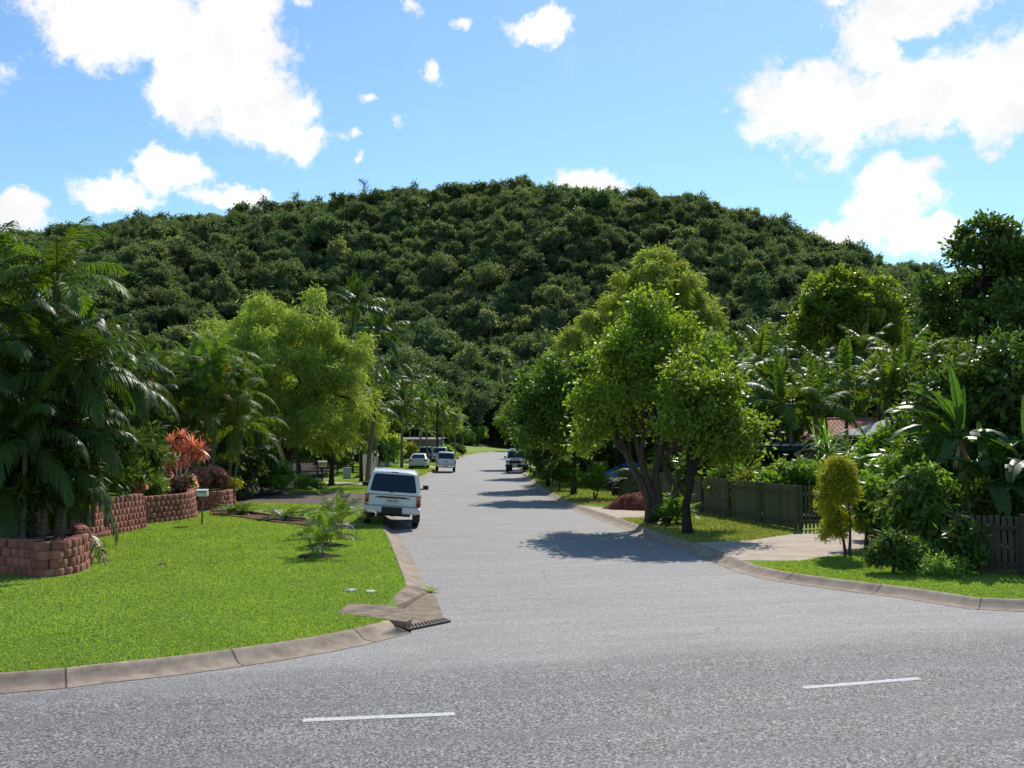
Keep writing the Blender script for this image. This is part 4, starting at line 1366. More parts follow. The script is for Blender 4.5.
# crowns of the rainforest: seven shapes shared by all the trees of the hill
rng = np.random.default_rng(77)
shapes = []
for i, (rr, hh, k, n, L_, W_) in enumerate([(4.6, 4.0, 9, 2300, .9, .45), (4.2, 4.8, 8, 2100, .8, .4), (6.2, 3.0, 11, 2600, .9, .45), (3.2, 6.0, 7, 1900, .8, .36), (4.8, 4.2, 15, 2500, .7, .35), (3.0, 4.4, 5, 1300, .9, .4), (5.0, 3.6, 6, 1700, 1.0, .5)]):
    P, Rr = lobes_of((0, 0, 7.0), (rr, rr, hh), k, rng, .66, .4, -.6)
    P2, R2 = sublobes(P, Rr, rng, 7, .15, .85, .42)
    V, F, T = crown_arrays(P2, R2, n, L_, W_, rng, .1, 6, .4, .85, .75, .5)
    # trunk inside the same mesh
    mb = MB().tube([(0, 0, -1.5), (.2, .1, 3), (0, 0, 6)], [.35, .28, .2], 6); V2 = np.array([tuple(v) for v in mb.v]); F2 = np.array([f for f in mb.f if len(f) == 4])
    V, F, T = join([(V, F, T), (V2, F2, np.zeros(len(F2)))])
    shapes.append(mesh_np('rainforest_tree', V, F, L_HILL, T))

cand = []
jy = 236.0
while jy < 560:
    step = 4.6 + (jy - 236) / 324 * .5
    for jx in np.arange(-345, 345, step):
        x = jx + rng.uniform(-2.9, 2.9); y = jy + rng.uniform(-2.9, 2.9)
        if abs(x) > y * .66 + 12: continue
        if y < 262 and -22 < x < 70 and y < 236 + (x + 22) * .3: continue
        cand.append((x, y, float(hill_z(x, y)), float(rng.choice([rng.uniform(.45, .7), rng.uniform(.65, 1.0), rng.uniform(1.0, 1.45)], p=[.54, .35, .11]))))
    jy += step * .95
sil = [(-40, 200), (0, 212), (70, 212), (140, 325), (180, 330), (230, 292), (350, 292), (385, 385), (440, 400), (500, 415), (560, 365), (590, 262), (655, 240), (715, 255), (745, 330), (800, 322), (850, 262), (905, 300), (940, 312), (965, 222), (1064, 212)]
sx_, sy_ = [p[0] for p in sil], [p[1] for p in sil]


vis = []; rest = []
for c_ in cand:
    px, py = proj(c_[0], c_[1], c_[2] + 10 * c_[3])
    (vis if (-10 < px < 1034 and py < np.interp(px, sx_, sy_)) else rest).append((c_, px, py))
vis.sort(key=lambda q: -q[0][3] / q[0][1])
indiv, more = vis[:300], vis[300:]
hill_col = bpy.data.collections.new('hill trees'); COL.children.link(hill_col)
zones = [(0, 190, 'left shoulder of the hill'), (190, 370, 'slope left of the bare ridge tree'), (370, 480, 'slope straight behind the street'), (480, 600, 'slope below the summit'), (600, 760, 'slope behind the tall lime tree'), (760, 1100, 'right shoulder of the hill')]
crown_words = ['wide dark rainforest crown', 'tall domed rainforest crown', 'flat spreading rainforest crown', 'narrow upright rainforest crown', 'lumpy close-leaved rainforest crown', 'small round rainforest crown', 'loose big-leaved rainforest crown']
for q, ((x, y, z, s), px, py) in enumerate(indiv):
    k = q % 7 if q < 7 else int(rng.integers(0, 7))
    o = bpy.data.objects.new('rainforest_tree', shapes[k]); (hill_col if q < 7 else COL).objects.link(o)
    o.location = (x, y, z); o.scale = (s, s, s ** .6 * rng.uniform(.82, 1.28)); o.rotation_euler = (0, 0, rng.uniform(0, 6.28))
    zn = next(n for a, b, n in zones if px < b)
    hgt = 'high on the' if py < 270 else 'midway up the' if py < 330 else 'low on the'
    tag(o, '%s %s %s' % (crown_words[k], hgt, zn), 'tree', 'rainforest trees of the hill')
allr = more + rest
me = bpy.data.meshes.new('rainforest')
me.from_pydata([(c_[0], c_[1], c_[2]) for c_, _, _ in allr], [], [])
at = me.attributes.new('size', 'FLOAT', 'POINT'); at.data.foreach_set('value', np.array([c_[3] for c_, _, _ in allr], np.float32))
ro = link('rainforest', me); tag(ro, 'dense dark green rainforest covering the rest of the hill', 'forest', kind='stuff')
ng = bpy.data.node_groups.new('forest', 'GeometryNodeTree')
ng.interface.new_socket('Geometry', in_out='INPUT', socket_type='NodeSocketGeometry'); ng.interface.new_socket('Geometry', in_out='OUTPUT', socket_type='NodeSocketGeometry')
N = ng.nodes; gi, go = N.new('NodeGroupInput'), N.new('NodeGroupOutput')
ci = N.new('GeometryNodeCollectionInfo'); ci.inputs['Collection'].default_value = hill_col; ci.inputs['Separate Children'].default_value = True; ci.inputs['Reset Children'].default_value = True
iop = N.new('GeometryNodeInstanceOnPoints'); iop.inputs['Pick Instance'].default_value = True
rv = N.new('FunctionNodeRandomValue'); rv.data_type = 'FLOAT_VECTOR'; rv.inputs['Max'].default_value = (0, 0, 6.28)
na = N.new('GeometryNodeInputNamedAttribute'); na.data_type = 'FLOAT'; na.inputs['Name'].default_value = 'size'
lk = ng.links.new
lk(gi.outputs[0], iop.inputs['Points']); lk(ci.outputs[0], iop.inputs['Instance']); lk(rv.outputs[0], iop.inputs['Rotation']); cx = N.new('ShaderNodeCombineXYZ'); pw = N.new('ShaderNodeMath'); pw.operation = 'POWER'; pw.inputs[1].default_value = .62
lk(na.outputs[0], pw.inputs[0]); lk(na.outputs[0], cx.inputs[0]); lk(na.outputs[0], cx.inputs[1]); lk(pw.outputs[0], cx.inputs[2])
lk(cx.outputs[0], iop.inputs['Scale']); lk(iop.outputs[0], go.inputs[0])
md = ro.modifiers.new('forest', 'NODES'); md.node_group = ng
print('hill trees', len(indiv), len(allr))

# leafless tree on the ridge
x, z0 = XD(362, 516), float(hill_z(XD(362, 516), 516)) + 4.5
root = thing('bare_tree', 'leafless grey tree standing above the canopy on the ridge', 'tree', (x, 516, z0))
rg = np.random.default_rng(5); m = MB()
m.tube([(0, 0, -6), (.3, 0, 8), (0, 0, 15)], [.4, .3, .15], 6)
for i in range(16):
    a0 = np.array([0, 0, rg.uniform(8, 14.5)]); d0 = rand_dir(rg, 1)[0]; d0[2] = abs(d0[2]) * .8 + .5; e = a0 + d0 * rg.uniform(2.5, 5)
    lp = limb_path(a0, e, rg, 4); m.tube(lp, [.14, .11, .08, .05], 5)
    for j in range(3):
        d1 = rand_dir(rg, 1)[0]; d1[2] = abs(d1[2]); m.tube([lp[2], np.array(lp[2]) + d1 * 1.8], [.06, .03], 4)
m.obj('trunk', bark_mat('dead_grey_bark', (.2, .2, .2), (.09, .09, .09)), root)
# ================================================================ LEFT SIDE
def H(py, d):
    return CAM_H + (438 - py) / 995 * d - LZ


def W3(px, d, z=LZ):
    return (XD(px, d), d, z)


F_DARK = frond_set(L_DKPALM, 2.4, .62, .034, 1.25, 62, 1)
F_DARKBIG = frond_set(L_DKPALM, 2.5, .66, .036, 1.5, 66, 2, [(1.45, .8), (1.25, -.2), (.95, -.9), (.55, -1.2), (.1, -1.45), (-.3, -1.5)])
F_GREEN = frond_set(L_PALM, 2.5, .62, .036, 1.0, 62, 3)
F_CANE = frond_set(L_PALM, 2.2, .52, .036, 1.0, 54, 4, [(1.45, .7), (1.25, -.3), (1.0, -.9), (.6, -1.2), (.1, -1.4)], vee=.4)
F_YEL = frond_set(L_YPALM, 2.2, .5, .055, 1.0, 36, 5)
F_DEAD = frond_set(L_DEAD, 2.2, .55, .05, 1.6, 30, 6, [(-.5, -1.4), (-.9, -1.5)])
F_YOUNG = frond_set(L_PALM, .95, .3, .02, .6, 26, 7, [(1.4, .7), (1.15, .0), (.85, -.5), (.5, -.9)])
F_ALEX = frond_set(L_PALM, 2.9, .75, .09, 1.15, 40, 8, [(1.5, 1.3), (1.2, .35), (.8, -.35), (.4, -.8), (.0, -1.1)], vee=.12)
F_ALEXD = frond_set(L_DKPALM, 2.9, .75, .09, 1.25, 40, 9, [(1.5, 1.3), (1.2, .35), (.8, -.35), (.4, -.8), (.0, -1.1)], vee=.12)

# garden walls of red brown interlocking blocks
block_wall('block_wall', 'low red brown block wall curving round the big dark palms at the left edge', smooth_line([(-14.5, 21.0), (-11.4, 21.75), G(40, 577.5, LZ), G(76, 573, LZ), G(90, 566, LZ), G(92, 558, LZ), G(84, 551, LZ)], .3).tolist(), LZ, 3, 1)
block_wall('block_wall', 'tallest red brown block wall section behind the big palms, rising seven courses', smooth_line([(-15.5, 28.0), G(78, 541, LZ), G(112, 535, LZ), G(147, 528, LZ)], .35).tolist(), LZ, 5, 2)
block_wall('block_wall', 'middle red brown block wall with the rusty red cordyline growing above it', smooth_line([G(143, 524.5, LZ), G(170, 521.5, LZ), G(194, 518, LZ), G(197, 513, LZ), G(192, 509, LZ)], .35).tolist(), LZ, 4, 3)
block_wall('block_wall', 'short farthest red brown block wall right of the white letterbox, topped with pink flowers', smooth_line([G(190, 510, LZ), G(212, 509.5, LZ), G(230, 508, LZ), G(236, 504, LZ), G(232, 500, LZ)], .35).tolist(), LZ, 3, 4)
# raised soil behind the walls
m = MB()
def fill(pts, z, nm):
    P = [tuple(p) for p in pts]; n = len(P)
    tag(sheet(nm, P, z, SOILM), kind='structure')
fill([(-14.5, 21.3), (-9.5, 22.1), G(86, 560, LZ), (-9.9, 25), (-15, 26)], LZ + .5, 'raised_bed_soil')
fill([(-16, 28.3), G(80, 535, LZ), G(146, 521, LZ), G(186, 515, LZ), G(192, 511, LZ), G(234, 506, LZ), (-12.5, 47), (-18, 47), (-22, 30)], LZ + .62, 'raised_bed_soil')

# the big dark palms in the corner
def stem_palm(label, px, d, top, lean, lib, nf, seed, sc, r=.09):
    return palm('palm_tree', label, W3(px, d), H(top, d), r, lib, nf, seed, sc, lean, .5, None, [F_DEAD[1]], PTRUNK)


stem_palm('tallest palm of the dark clump at the left edge, feathery fronds against the sky', 46, 25.0, 300, (.2, 0), F_GREEN[1:], 17, 31, .85)
stem_palm('palm at the very left edge with its crown half out of the picture', -22, 24.5, 300, (-.1, 0), F_DARK[1:], 16, 32, .95)
palm_clump('palm_clump', 'mass of dark glossy palm fronds drooping over the low curved block wall', W3(22, 23.6, LZ + .3),
           [(-1.0, .1, 3.5, -.4, -.2), (-.3, -.2, 4.2, .0, -.2), (.5, .1, 3.8, .5, -.1), (.0, .5, 4.8, .1, .3), (.9, .3, 2.9, .2, .1), (-1.3, .5, 4.6, -.4, .3), (.3, -.4, 2.5, .2, -.4), (-.8, -.4, 2.4, -.3, -.4), (.5, .2, 1.9, .1, 0), (-.2, -.2, 1.6, 0, -.3), (-1.5, -.2, 1.8, -.3, -.2), (.6, .6, 4.4, .5, .2)], F_DARKBIG, 33, .88, None, .06, None, 15)
palm_clump('palm_clump', 'dark palms leaning right over the tall block wall behind the corner clump', W3(80, 27.8, LZ + .5),
           [(-.5, .4, 3.9, -.2, .1), (.2, .2, 3.2, .3, 0), (.6, .5, 3.9, .35, .2), (-.9, 1.0, 5.0, -.3, .3), (.1, .8, 2.4, .1, 0), (-.2, .2, 2.6, .1, -.2), (-.4, 1.0, 4.4, .2, .2)], F_DARKBIG, 34, .8, None, .055, None, 14)
palm_clump('palm_clump', 'shadowed palm thicket behind the leftmost palms', W3(0, 29.5, LZ + .3),
           [(-1.6, .5, 4.6, -.3, .1), (.0, .2, 3.6, .2, 0), (1.2, .5, 4.8, .2, .2), (-2.6, .8, 3.0, -.3, .2), (.8, .3, 5.8, .1, 0)], F_DARKBIG, 35, 1.0, None, .06, None, 14)
shrub('shrub', 'dark undergrowth under the corner palms on top of the low block wall', (-11.5, 24.0, LZ + .4), 3.4, (2.2, 1.0), 9000, .34, .06, L_DARK, 36, 12)
shrub('shrub', 'dark leafy undergrowth between the corner palms and the tall block wall', (-12.0, 28.0, LZ + .4), 3.6, (1.9, 1.0), 8000, .34, .07, L_DARK, 37, 11)
shrub('shrub', 'dark background shrub behind the tall block wall left of the cordyline', W3(120, 36, LZ + .5), 3.4, (2.3, 1.2), 5500, .3, .09, L_DARK, 38, 10)

# golden cane clump with yellowing fronds
palm_clump('palm_clump', 'golden cane palm clump with arching dark fronds and yellowing tips behind the cordyline', W3(203, 46, LZ + .3),
           [(-1.5, 0, 5.0, -.4, 0), (-.5, .3, 5.7, -.2, .2), (.5, -.2, 5.5, .2, -.2), (1.2, .2, 4.7, .4, .1), (.1, .7, 5.9, .1, .4), (-1.0, -.5, 3.8, -.4, -.5), (.7, -.6, 3.6, .3, -.6), (1.5, .0, 3.0, .4, 0), (-.3, -.7, 2.6, -.1, -.5), (-1.6, .3, 3.0, -.3, 0), (.3, -.5, 4.5, .1, -.5)], F_CANE, 41, 1.05, None, .05, [F_YEL[3]], 13)
palm_clump('palm_clump', 'lower palm clump between the corner palms and the golden canes', W3(150, 44, LZ + .3),
           [(-.7, 0, 3.8, -.5, 0), (.4, .3, 4.4, .2, .2), (.0, -.4, 3.0, .1, -.4)], F_DARK, 42, 1.0, None, .06, None, 11)
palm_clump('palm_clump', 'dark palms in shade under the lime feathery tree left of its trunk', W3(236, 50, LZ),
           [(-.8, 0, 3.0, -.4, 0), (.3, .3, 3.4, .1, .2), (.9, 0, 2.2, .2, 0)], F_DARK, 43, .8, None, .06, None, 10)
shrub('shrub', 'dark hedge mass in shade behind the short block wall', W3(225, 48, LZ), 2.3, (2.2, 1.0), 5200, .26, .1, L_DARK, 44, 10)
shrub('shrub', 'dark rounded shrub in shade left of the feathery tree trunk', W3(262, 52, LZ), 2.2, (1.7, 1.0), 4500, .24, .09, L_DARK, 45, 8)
shrub('shrub', 'light green bush lit by the sun beside the feathery tree trunk', W3(281, 51.5, LZ), 1.6, (.8, .7), 2600, .2, .08, L_HEDGE, 46, 6)
shrub('shrub', 'low green plants at the foot of the feathery tree right of its trunk', W3(307, 54, LZ), .9, (.9, .5), 1500, .22, .07, L_HEDGE, 47, 5)

# lime green feathery tree
d = 57
lime = feather_tree('weeping_tree', 'large lime green feathery tree with drooping foliage left of the street', W3(280, d), H(283, d), (5.6, 4.6), 2.1, 75000, 51,
             [[(0, 0, -.1), (.1, 0, 1.8), (-.6, .2, 4.0), (-1.2, .3, 6.5)], [(.05, 0, .4), (.6, 0, 2.2), (1.6, -.1, 4.4), (2.4, 0, 6.4)], [(.1, .1, 1.0), (.2, .6, 3), (.1, 1.2, 6)]],
             None, 30, .24,
             lobes=[(-4.6, 0, 6.6, 1.5), (-3.6, .5, 8.2, 1.6), (-2.2, 0, 9.4, 1.7), (-.6, .6, 10.2, 1.7), (1.0, -.3, 9.9, 1.6), (2.3, .4, 9.2, 1.6), (3.4, 0, 8.1, 1.5), (4.1, .2, 6.6, 1.4), (4.4, -.2, 5.0, 1.3), (-3.2, -1.6, 6.6, 1.7), (-1.2, -1.8, 7.8, 1.8), (.8, -2.0, 7.4, 1.8), (2.4, -1.7, 6.4, 1.6), (-2.0, -1.8, 5.0, 1.5), (.2, -2.0, 5.2, 1.6), (2.2, -1.6, 4.2, 1.3), (-1.0, 2.0, 7.5, 2.0), (1.8, 2.0, 7.0, 1.9), (3.4, -.9, 3.5, 1.0), (-.8, -1.2, 3.6, 1.2), (1.2, -1.0, 3.2, 1.0), (-4.4, -.6, 4.6, 1.2), (-3.2, 1.2, 5.4, 1.6)])
lime.scale = (1, 1, .95)
d = 60
feather_tree('weeping_tree', 'small lime feathery tree with pale trunk between the two letterboxes and the street palm', W3(332, d), H(418, d), (1.5, 1.4), 1.7, 6500, 52, [[(0, 0, -.1), (.05, 0, 1.8), (0, .1, 3.4)]], None, 9, .17, rl=.4)
feather_tree('weeping_tree', 'lime feathery foliage hanging beside the street palm trunk', W3(362, 66), H(395, 66), (1.5, 1.4), 2.0, 6500, 53, None, None, 9, .13, rl=.4)
palm('palm_tree', 'single trunked palm on the verge beyond the white wagon', W3(368, 61), H(420, 61), .16, F_ALEX, 11, 54, .82, (.35, 0), .7)
palm('palm_tree', 'tall dark palm rising behind the right side of the lime feathery tree', W3(352, 82), H(315, 82), .15, F_ALEXD, 13, 55, 1.25, (.2, 0), .8)
palm('palm_tree', 'second tall dark palm behind the lime feathery tree, its crown a little lower', W3(375, 88), H(340, 88), .15, F_ALEXD, 13, 56, 1.2, (.2, 0), .8)
broad_tree('broadleaf_tree', 'dark broadleaf tree behind the golden cane palms', 'tree', W3(120, 66), H(345, 66), (4.5, 3.5), 2, 9000, .42, .22, L_DARK, BARK, 57, 14, r0=.2)
broad_tree('broadleaf_tree', 'dark broadleaf tree behind the lime feathery tree, left of the tall dark palms', 'tree', W3(300, 80), H(330, 80), (5, 4), 2, 9000, .45, .24, L_DARK, BARK, 58, 14, r0=.2)
broad_tree('broadleaf_tree', 'mid green tree standing beyond the tall dark palms', 'tree', W3(385, 104), H(385, 104), (3.5, 3), 2, 6000, .45, .24, L_MID, BARK, 59, 12, r0=.18)
broad_tree('broadleaf_tree', 'dark tree at the left edge behind the corner palms', 'tree', W3(-30, 48), H(260, 48), (5, 4), 2, 9000, .4, .2, L_DARK, BARK, 60, 14, r0=.2)

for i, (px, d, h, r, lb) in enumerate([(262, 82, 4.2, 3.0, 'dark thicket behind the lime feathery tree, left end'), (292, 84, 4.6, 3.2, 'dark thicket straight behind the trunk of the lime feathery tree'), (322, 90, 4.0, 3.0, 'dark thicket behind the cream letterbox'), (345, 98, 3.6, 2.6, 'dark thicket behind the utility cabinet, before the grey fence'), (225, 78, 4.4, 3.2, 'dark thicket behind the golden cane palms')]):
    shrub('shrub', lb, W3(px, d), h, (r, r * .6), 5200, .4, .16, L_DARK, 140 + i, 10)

# cordyline and flowers on the raised beds
def cordyline(label, loc, heads, seed):
    rg = np.random.default_rng(seed); root = thing('cordyline', label, 'shrub', loc)
    m = MB(); arrs = []
    for x, y, z in heads:
        m.tube(limb_path((x * .12, y * .12, -.1), (x, y, z), rg, 5, .1), [.05, .045, .04, .035, .03], 6)
        arrs.append(rosette_arrays(46, .62, .07, 1.4, -.5, .7, rg, (x, y, z)))
        arrs.append(rosette_arrays(26, .5, .06, .5, -.9, .9, rg, (x, y, z - .18)))
    m.obj('stem', BARK, root, smooth=.8)
    V, F, T = join(arrs); link('foliage', mesh_np('foliage', V, F, L_RED, T), root)


cordyline('rusty red cordyline with spiky leaf heads above the middle block wall', W3(180, 40.5, LZ + .6), [(-.35, 0, 2.1), (.1, .1, 2.3), (.55, -.1, 2.0), (-.25, -.2, 1.5), (.85, 0, 1.85), (.25, -.2, 1.6), (-.5, .1, 1.0)], 3)


def flowers(label, loc, Hh, rad, seed, green=L_MID, petal=L_PINK, share=1.1, n=2400, s=.11):
    rg = np.random.default_rng(seed); root = thing('flowering_shrub', label, 'shrub', loc)
    P, Rr = lobes_of((0, 0, Hh * .55), (rad[0], rad[1], Hh * .45), 9, rg, .6, .42)
    V, F, T = crown_arrays(P, Rr, n, s * 1.5, s * .6, rg, .0, 6, .07)
    link('foliage', mesh_np('foliage', V, F, green, T), root)
    V, F, T = crown_arrays(P, Rr * 1.25, int(n * share), s, s * .8, rg, -.2, 7, .05, shellmin=.85)
    link('blossom', mesh_np('blossom', V, F, petal, T), root)
    MB().tube([(0, 0, -.1), (.02, 0, Hh * .3), (0, 0, Hh * .6)], [.04, .03, .02], 6).obj('stem', BARK, root)


flowers('pink flowering bush on the tall block wall left of the cordyline', W3(131, 36, LZ + .65), .95, (.55, .4), 11)
flowers('deep pink flowers at the foot of the cordyline', W3(184, 40, LZ + .5), .8, (.6, .4), 12)
flowers('pale pink flowering bush on the short far block wall behind the letterbox', W3(211, 43.5, LZ + .45), 1.0, (.95, .5), 13, n=3600)
flowers('orange flowering plant behind the pink bush left of the cordyline', W3(146, 39, LZ + .6), 1.25, (.6, .4), 14, L_MID, L_ORANGE, .18)
shrub('shrub', 'grey green low shrub between the pink bush and the cordyline', W3(155, 37.5, LZ + .6), .75, (.65, .4), 1800, .14, .05, L_HEDGE, 61, 6)
shrub('shrub', 'yellowish low bush at the right end of the short far block wall', W3(231, 44, LZ + .4), .7, (.5, .4), 1400, .13, .06, L_YELLOW, 62, 5)
shrub('shrub', 'small pale green plant growing out of the top of the tall block wall', W3(112, 33, LZ + .7), .45, (.5, .3), 800, .12, .05, L_HEDGE, 63, 4)
m = MB().tube([(0, 0, -.2), (0, 0, 1.5)], .04, 8, 0); m.box((0, 0, 1.72), (.1, .1, .45), mi=1)
o = m.obj('marker_post', [BARK_D, WHITEP], None, loc=W3(153, 39.5, LZ + .5)); tag(o, 'thin dark post with a white top left of the cordyline', 'post')

# letterboxes, cabinet
root = thing('letterbox', 'small white letterbox on a thin post in front of the block walls', 'letterbox', (*G(202, 525, LZ), LZ), .12)
m = MB().box((0, 0, .45), (.05, .05, 1.0)); m.obj('post', WOODP, root)
me = MB().box((0, 0, 1.06), (.36, .26, .2)).mesh('box', WHITEP); bevel_mesh(me, .02, 2); link('box', me, root)
m = MB(); m.box((0, -.135, 1.11), (.24, .02, .025)); m.obj('slot', BLACKP, root)
m = MB(); m.add([(-.2, -.16, 1.162), (.2, -.16, 1.162), (.2, 0, 1.2), (-.2, 0, 1.2), (-.2, .16, 1.162), (.2, .16, 1.162)], [(0, 1, 2, 3), (3, 2, 5, 4)]); m.obj('lid', WHITEP, root)
d = 66
root = thing('letterbox', 'cream letterbox on a dark post in the shade of the lime feathery tree', 'letterbox', W3(323, d), .1)
MB().box((0, 0, .5), (.1, .1, 1.05)).obj('post', BARK_D, root)
me = MB().box((0, 0, 1.15), (.48, .3, .32)).mesh('box', M('cream_paint', (.55, .47, .33), .6, .3, (8, .2))); bevel_mesh(me, .02); link('box', me, root)
m = MB(); m.add([(-.3, -.2, 1.31), (.3, -.2, 1.31), (.3, 0, 1.43), (-.3, 0, 1.43), (-.3, .2, 1.31), (.3, .2, 1.31)], [(0, 1, 2, 3), (3, 2, 5, 4), (0, 3, 4), (1, 5, 2)]); m.obj('roof', M('cream_roof', (.45, .38, .27), .6, .3), root)
MB().box((0, -.155, 1.2), (.3, .02, .04)).obj('slot', BLACKP, root)
root = thing('service_cabinet', 'pale grey utility cabinet standing on the grass beyond the shaded letterbox', 'cabinet', (*G(347, 478.5, LZ), LZ), .1)
me = MB().box((0, 0, .37), (.55, .4, .74)).mesh('cabinet', GREENBOX); bevel_mesh(me, .03); link('cabinet', me, root)
me = MB().box((0, 0, .765), (.6, .45, .06)).mesh('lid', GREENBOX); bevel_mesh(me, .02); link('lid', me, root)
m = MB(); m.box((0, -.205, .37), (.45, .02, .6)); m.obj('door', GREENBOX, root)

# young palms in rings of mulch, ferns
def mound(label, loc, r, h, mat, seed, cat='mulch ring', name='mulch_ring', n=26):
    rg = np.random.default_rng(seed); V = [(0, 0, h)]; F = []
    rings = 7
    for i in range(1, rings + 1):
        f = i / rings
        for k in range(n):
            a = 2 * PI * k / n; rr = r * f * (1 + .12 * math.sin(3 * a + seed) + rg.normal() * .03)
            V.append((rr * math.cos(a), rr * math.sin(a) * .8, h * (1 - f ** 1.6) + rg.normal() * h * .07 - (.04 if i == rings else 0)))
    for k in range(n): F.append((0, 1 + k, 1 + (k + 1) % n))
    for i in range(rings - 1):
        for k in range(n):
            a = 1 + i * n + k; b = 1 + i * n + (k + 1) % n; F.append((a, a + n, b + n, b))
    o = MB().add(V, F).obj(name, mat, None, smooth=3.0, loc=loc); tag(o, label, cat)
    return o


for i, (px, py, h, lb) in enumerate([(317, 557, 1.55, 'nearest of the three young palms planted in the left lawn'), (326, 546, 1.6, 'middle of the three young palms planted in the left lawn'), (337, 536, 2.1, 'farthest and tallest of the three young palms in the left lawn')]):
    x, y = G(px, py, LZ)
    mound('ring of brown mulch round the %s young palm in the left lawn' % ('nearest', 'middle', 'farthest')[i], (x, y, LZ), .62, .1, SOILM, 70 + i)
    palm_clump('young_palm', lb, (x, y, LZ + .05), [(0, 0, .18 * h, .05, 0), (.1, .05, .3 * h, .1, 0), (-.1, .05, .26 * h, -.15, .05), (.02, -.1, .15 * h, .1, -.1)], F_YOUNG, 73 + i, h * .55, None, .018, None, 5, 'palm')


def cycad(label, loc, r, seed, n=16, mat=None, name='cycad'):
    rg = np.random.default_rng(seed); root = thing(name, label, 'fern', loc)
    arrs = []
    for i in range(n):
        a0 = rg.uniform(.45, 1.2); V, F, T = frond_arrays(r, a0, a0 - 1.2, 16, r * .28, r * .05, .4, seed * 50 + i, vee=.2)
        az = i * 2.4; c, s = math.cos(az), math.sin(az)
        arrs.append((V @ np.array([[c, s, 0], [-s, c, 0], [0, 0, 1]]), F, T))
    V, F, T = join(arrs); link('frond', mesh_np('frond', V, F, mat or L_PALM, T), root)
    MB().lathe([(.09, -.05), (.11, .05), (.06, .12)], 10).obj('stem', BARK, root)


cycad('low dark cycad in the mulch bed, left one of a close pair', (*G(231, 515, LZ), LZ), .75, 21, 15, L_MID)
cycad('low dark cycad in the mulch bed, right one of a close pair', (*G(242, 514, LZ), LZ), .8, 22, 15, L_MID)
cycad('single spiky cycad in the middle of the mulch bed', (*G(284, 520, LZ), LZ), 1.0, 23, 15, L_MID)

# loose things on the lawn
def rock(name, label, px, py, s, seed, mat=STONEM, cat='stone', sq=(1, .7, .4)):
    rg = np.random.default_rng(seed); bm = bmesh.new(); bmesh.ops.create_icosphere(bm, subdivisions=3, radius=1)
    for v in bm.verts:
        k = 1 + .18 * math.sin(v.co.x * 3 + seed) * math.cos(v.co.y * 4 + seed) + .08 * math.sin(v.co.z * 9 + v.co.x * 7)
        v.co = Vector((v.co.x * s * sq[0] * k, v.co.y * s * sq[1] * k, v.co.z * s * sq[2] * k))
    me = bpy.data.meshes.new(name); bm.to_mesh(me); bm.free(); me.materials.append(mat); me.polygons.foreach_set('use_smooth', np.ones(len(me.polygons), bool))
    o = link(name, me, None, (*G(px, py, LZ), LZ + s * sq[2] * .5), (0, 0, seed)); tag(o, label, cat)


rock('stone', 'left of two pale flat stones in the grass by the storm drain', 351, 591.5, .16, 1, sq=(1, .6, .22))
rock('stone', 'right of two pale flat stones in the grass by the storm drain', 371, 592.5, .15, 2, sq=(1, .6, .2))
rock('stone', 'flat pinkish stone at the street end of the mulch bed', 346, 528, .36, 3, M('pinkish_stone', (.45, .31, .24), .85, .2, (9, .4)), sq=(1, .8, .3))
rock('stone', 'small brown stone alone in the middle of the left lawn', 162, 565.5, .1, 4, M('brown_stone', (.2, .12, .08), .85, .2, (14, .4)))
# dry frond leaning at the end of the low wall
V, F, T = frond_arrays(1.5, -.35, -1.0, 26, .35, .03, 1.1, 5, stem=.05)
o = link('dry_frond', mesh_np('dry_frond', V, F, L_DEAD, T), None, (*G(82, 560, LZ), LZ + .78), (0, 0, -.7)); tag(o, 'dry pale palm frond hanging off the end of the low block wall', 'palm frond')
# tuft at the storm drain
V, F, T = rosette_arrays(40, .22, .012, 1.3, .2, .6, np.random.default_rng(3))
o = link('grass_tuft', mesh_np('grass_tuft', V, F, L_GRASS, T), None, (*G(431, 592.5, 0), 0)); o.scale = (1.6, .8, 1); tag(o, 'tuft of grass growing at the edge of the storm drain apron', 'grass tuft')

# grey fence, hedge and pole along the left verge
fence('timber_fence', 'weathered grey paling fence along the left verge beyond the street palm', [G(360, 478, LZ), G(383, 468, LZ), G(398, 463.4, LZ)], LZ, 1.65, GREYFENCE, .14, .012, 'flat', 4, 8, .12)
shrub('shrub', 'bright lime yellow clipped bush above the end of the grey fence', W3(391, 112), 3.7, (2.1, 1.6), 4200, .34, .2, leaf_mat('lime_yellow_leaf', (.16, .22, .015), (.32, .38, .03), .4, (1.4, 1.4, .5)), 81, 9)
shrub('shrub', 'yellow brown leafed bush between the lime bush and the silver sedan', W3(410, 116), 2.6, (1.3, 1), 2200, .34, .18, L_YELLOW, 82, 7)
root = thing('pillar', 'short pale pillar beside the path left of the silver sedan', 'pillar', W3(403, 122))
me = MB().box((0, 0, .45), (.45, .45, .95)).mesh('shaft', GREENBOX); bevel_mesh(me, .02); link('shaft', me, root)
me = MB().box((0, 0, .96), (.55, .55, .08)).mesh('cap', GREENBOX); bevel_mesh(me, .02); link('cap', me, root)
root = thing('utility_pole', 'thin dark timber pole rising behind the white pickup', 'pole', W3(437.5, 118))
m = MB().tube([(0, 0, -.3), (0, 0, 4), (0, 0, 7.2)], [.16, .14, .11], 10); m.obj('shaft', BARK_D, root, smooth=.8)
m = MB().tube([(0, 0, 7.0), (.5, -.1, 7.3), (1.1, -.2, 7.35)], [.04, .035, .03], 6); m.obj('arm', STEELD, root)
m = MB().box((1.25, -.22, 7.34), (.45, .18, .1)); m.obj('lamp_head', GREENBOX, root)

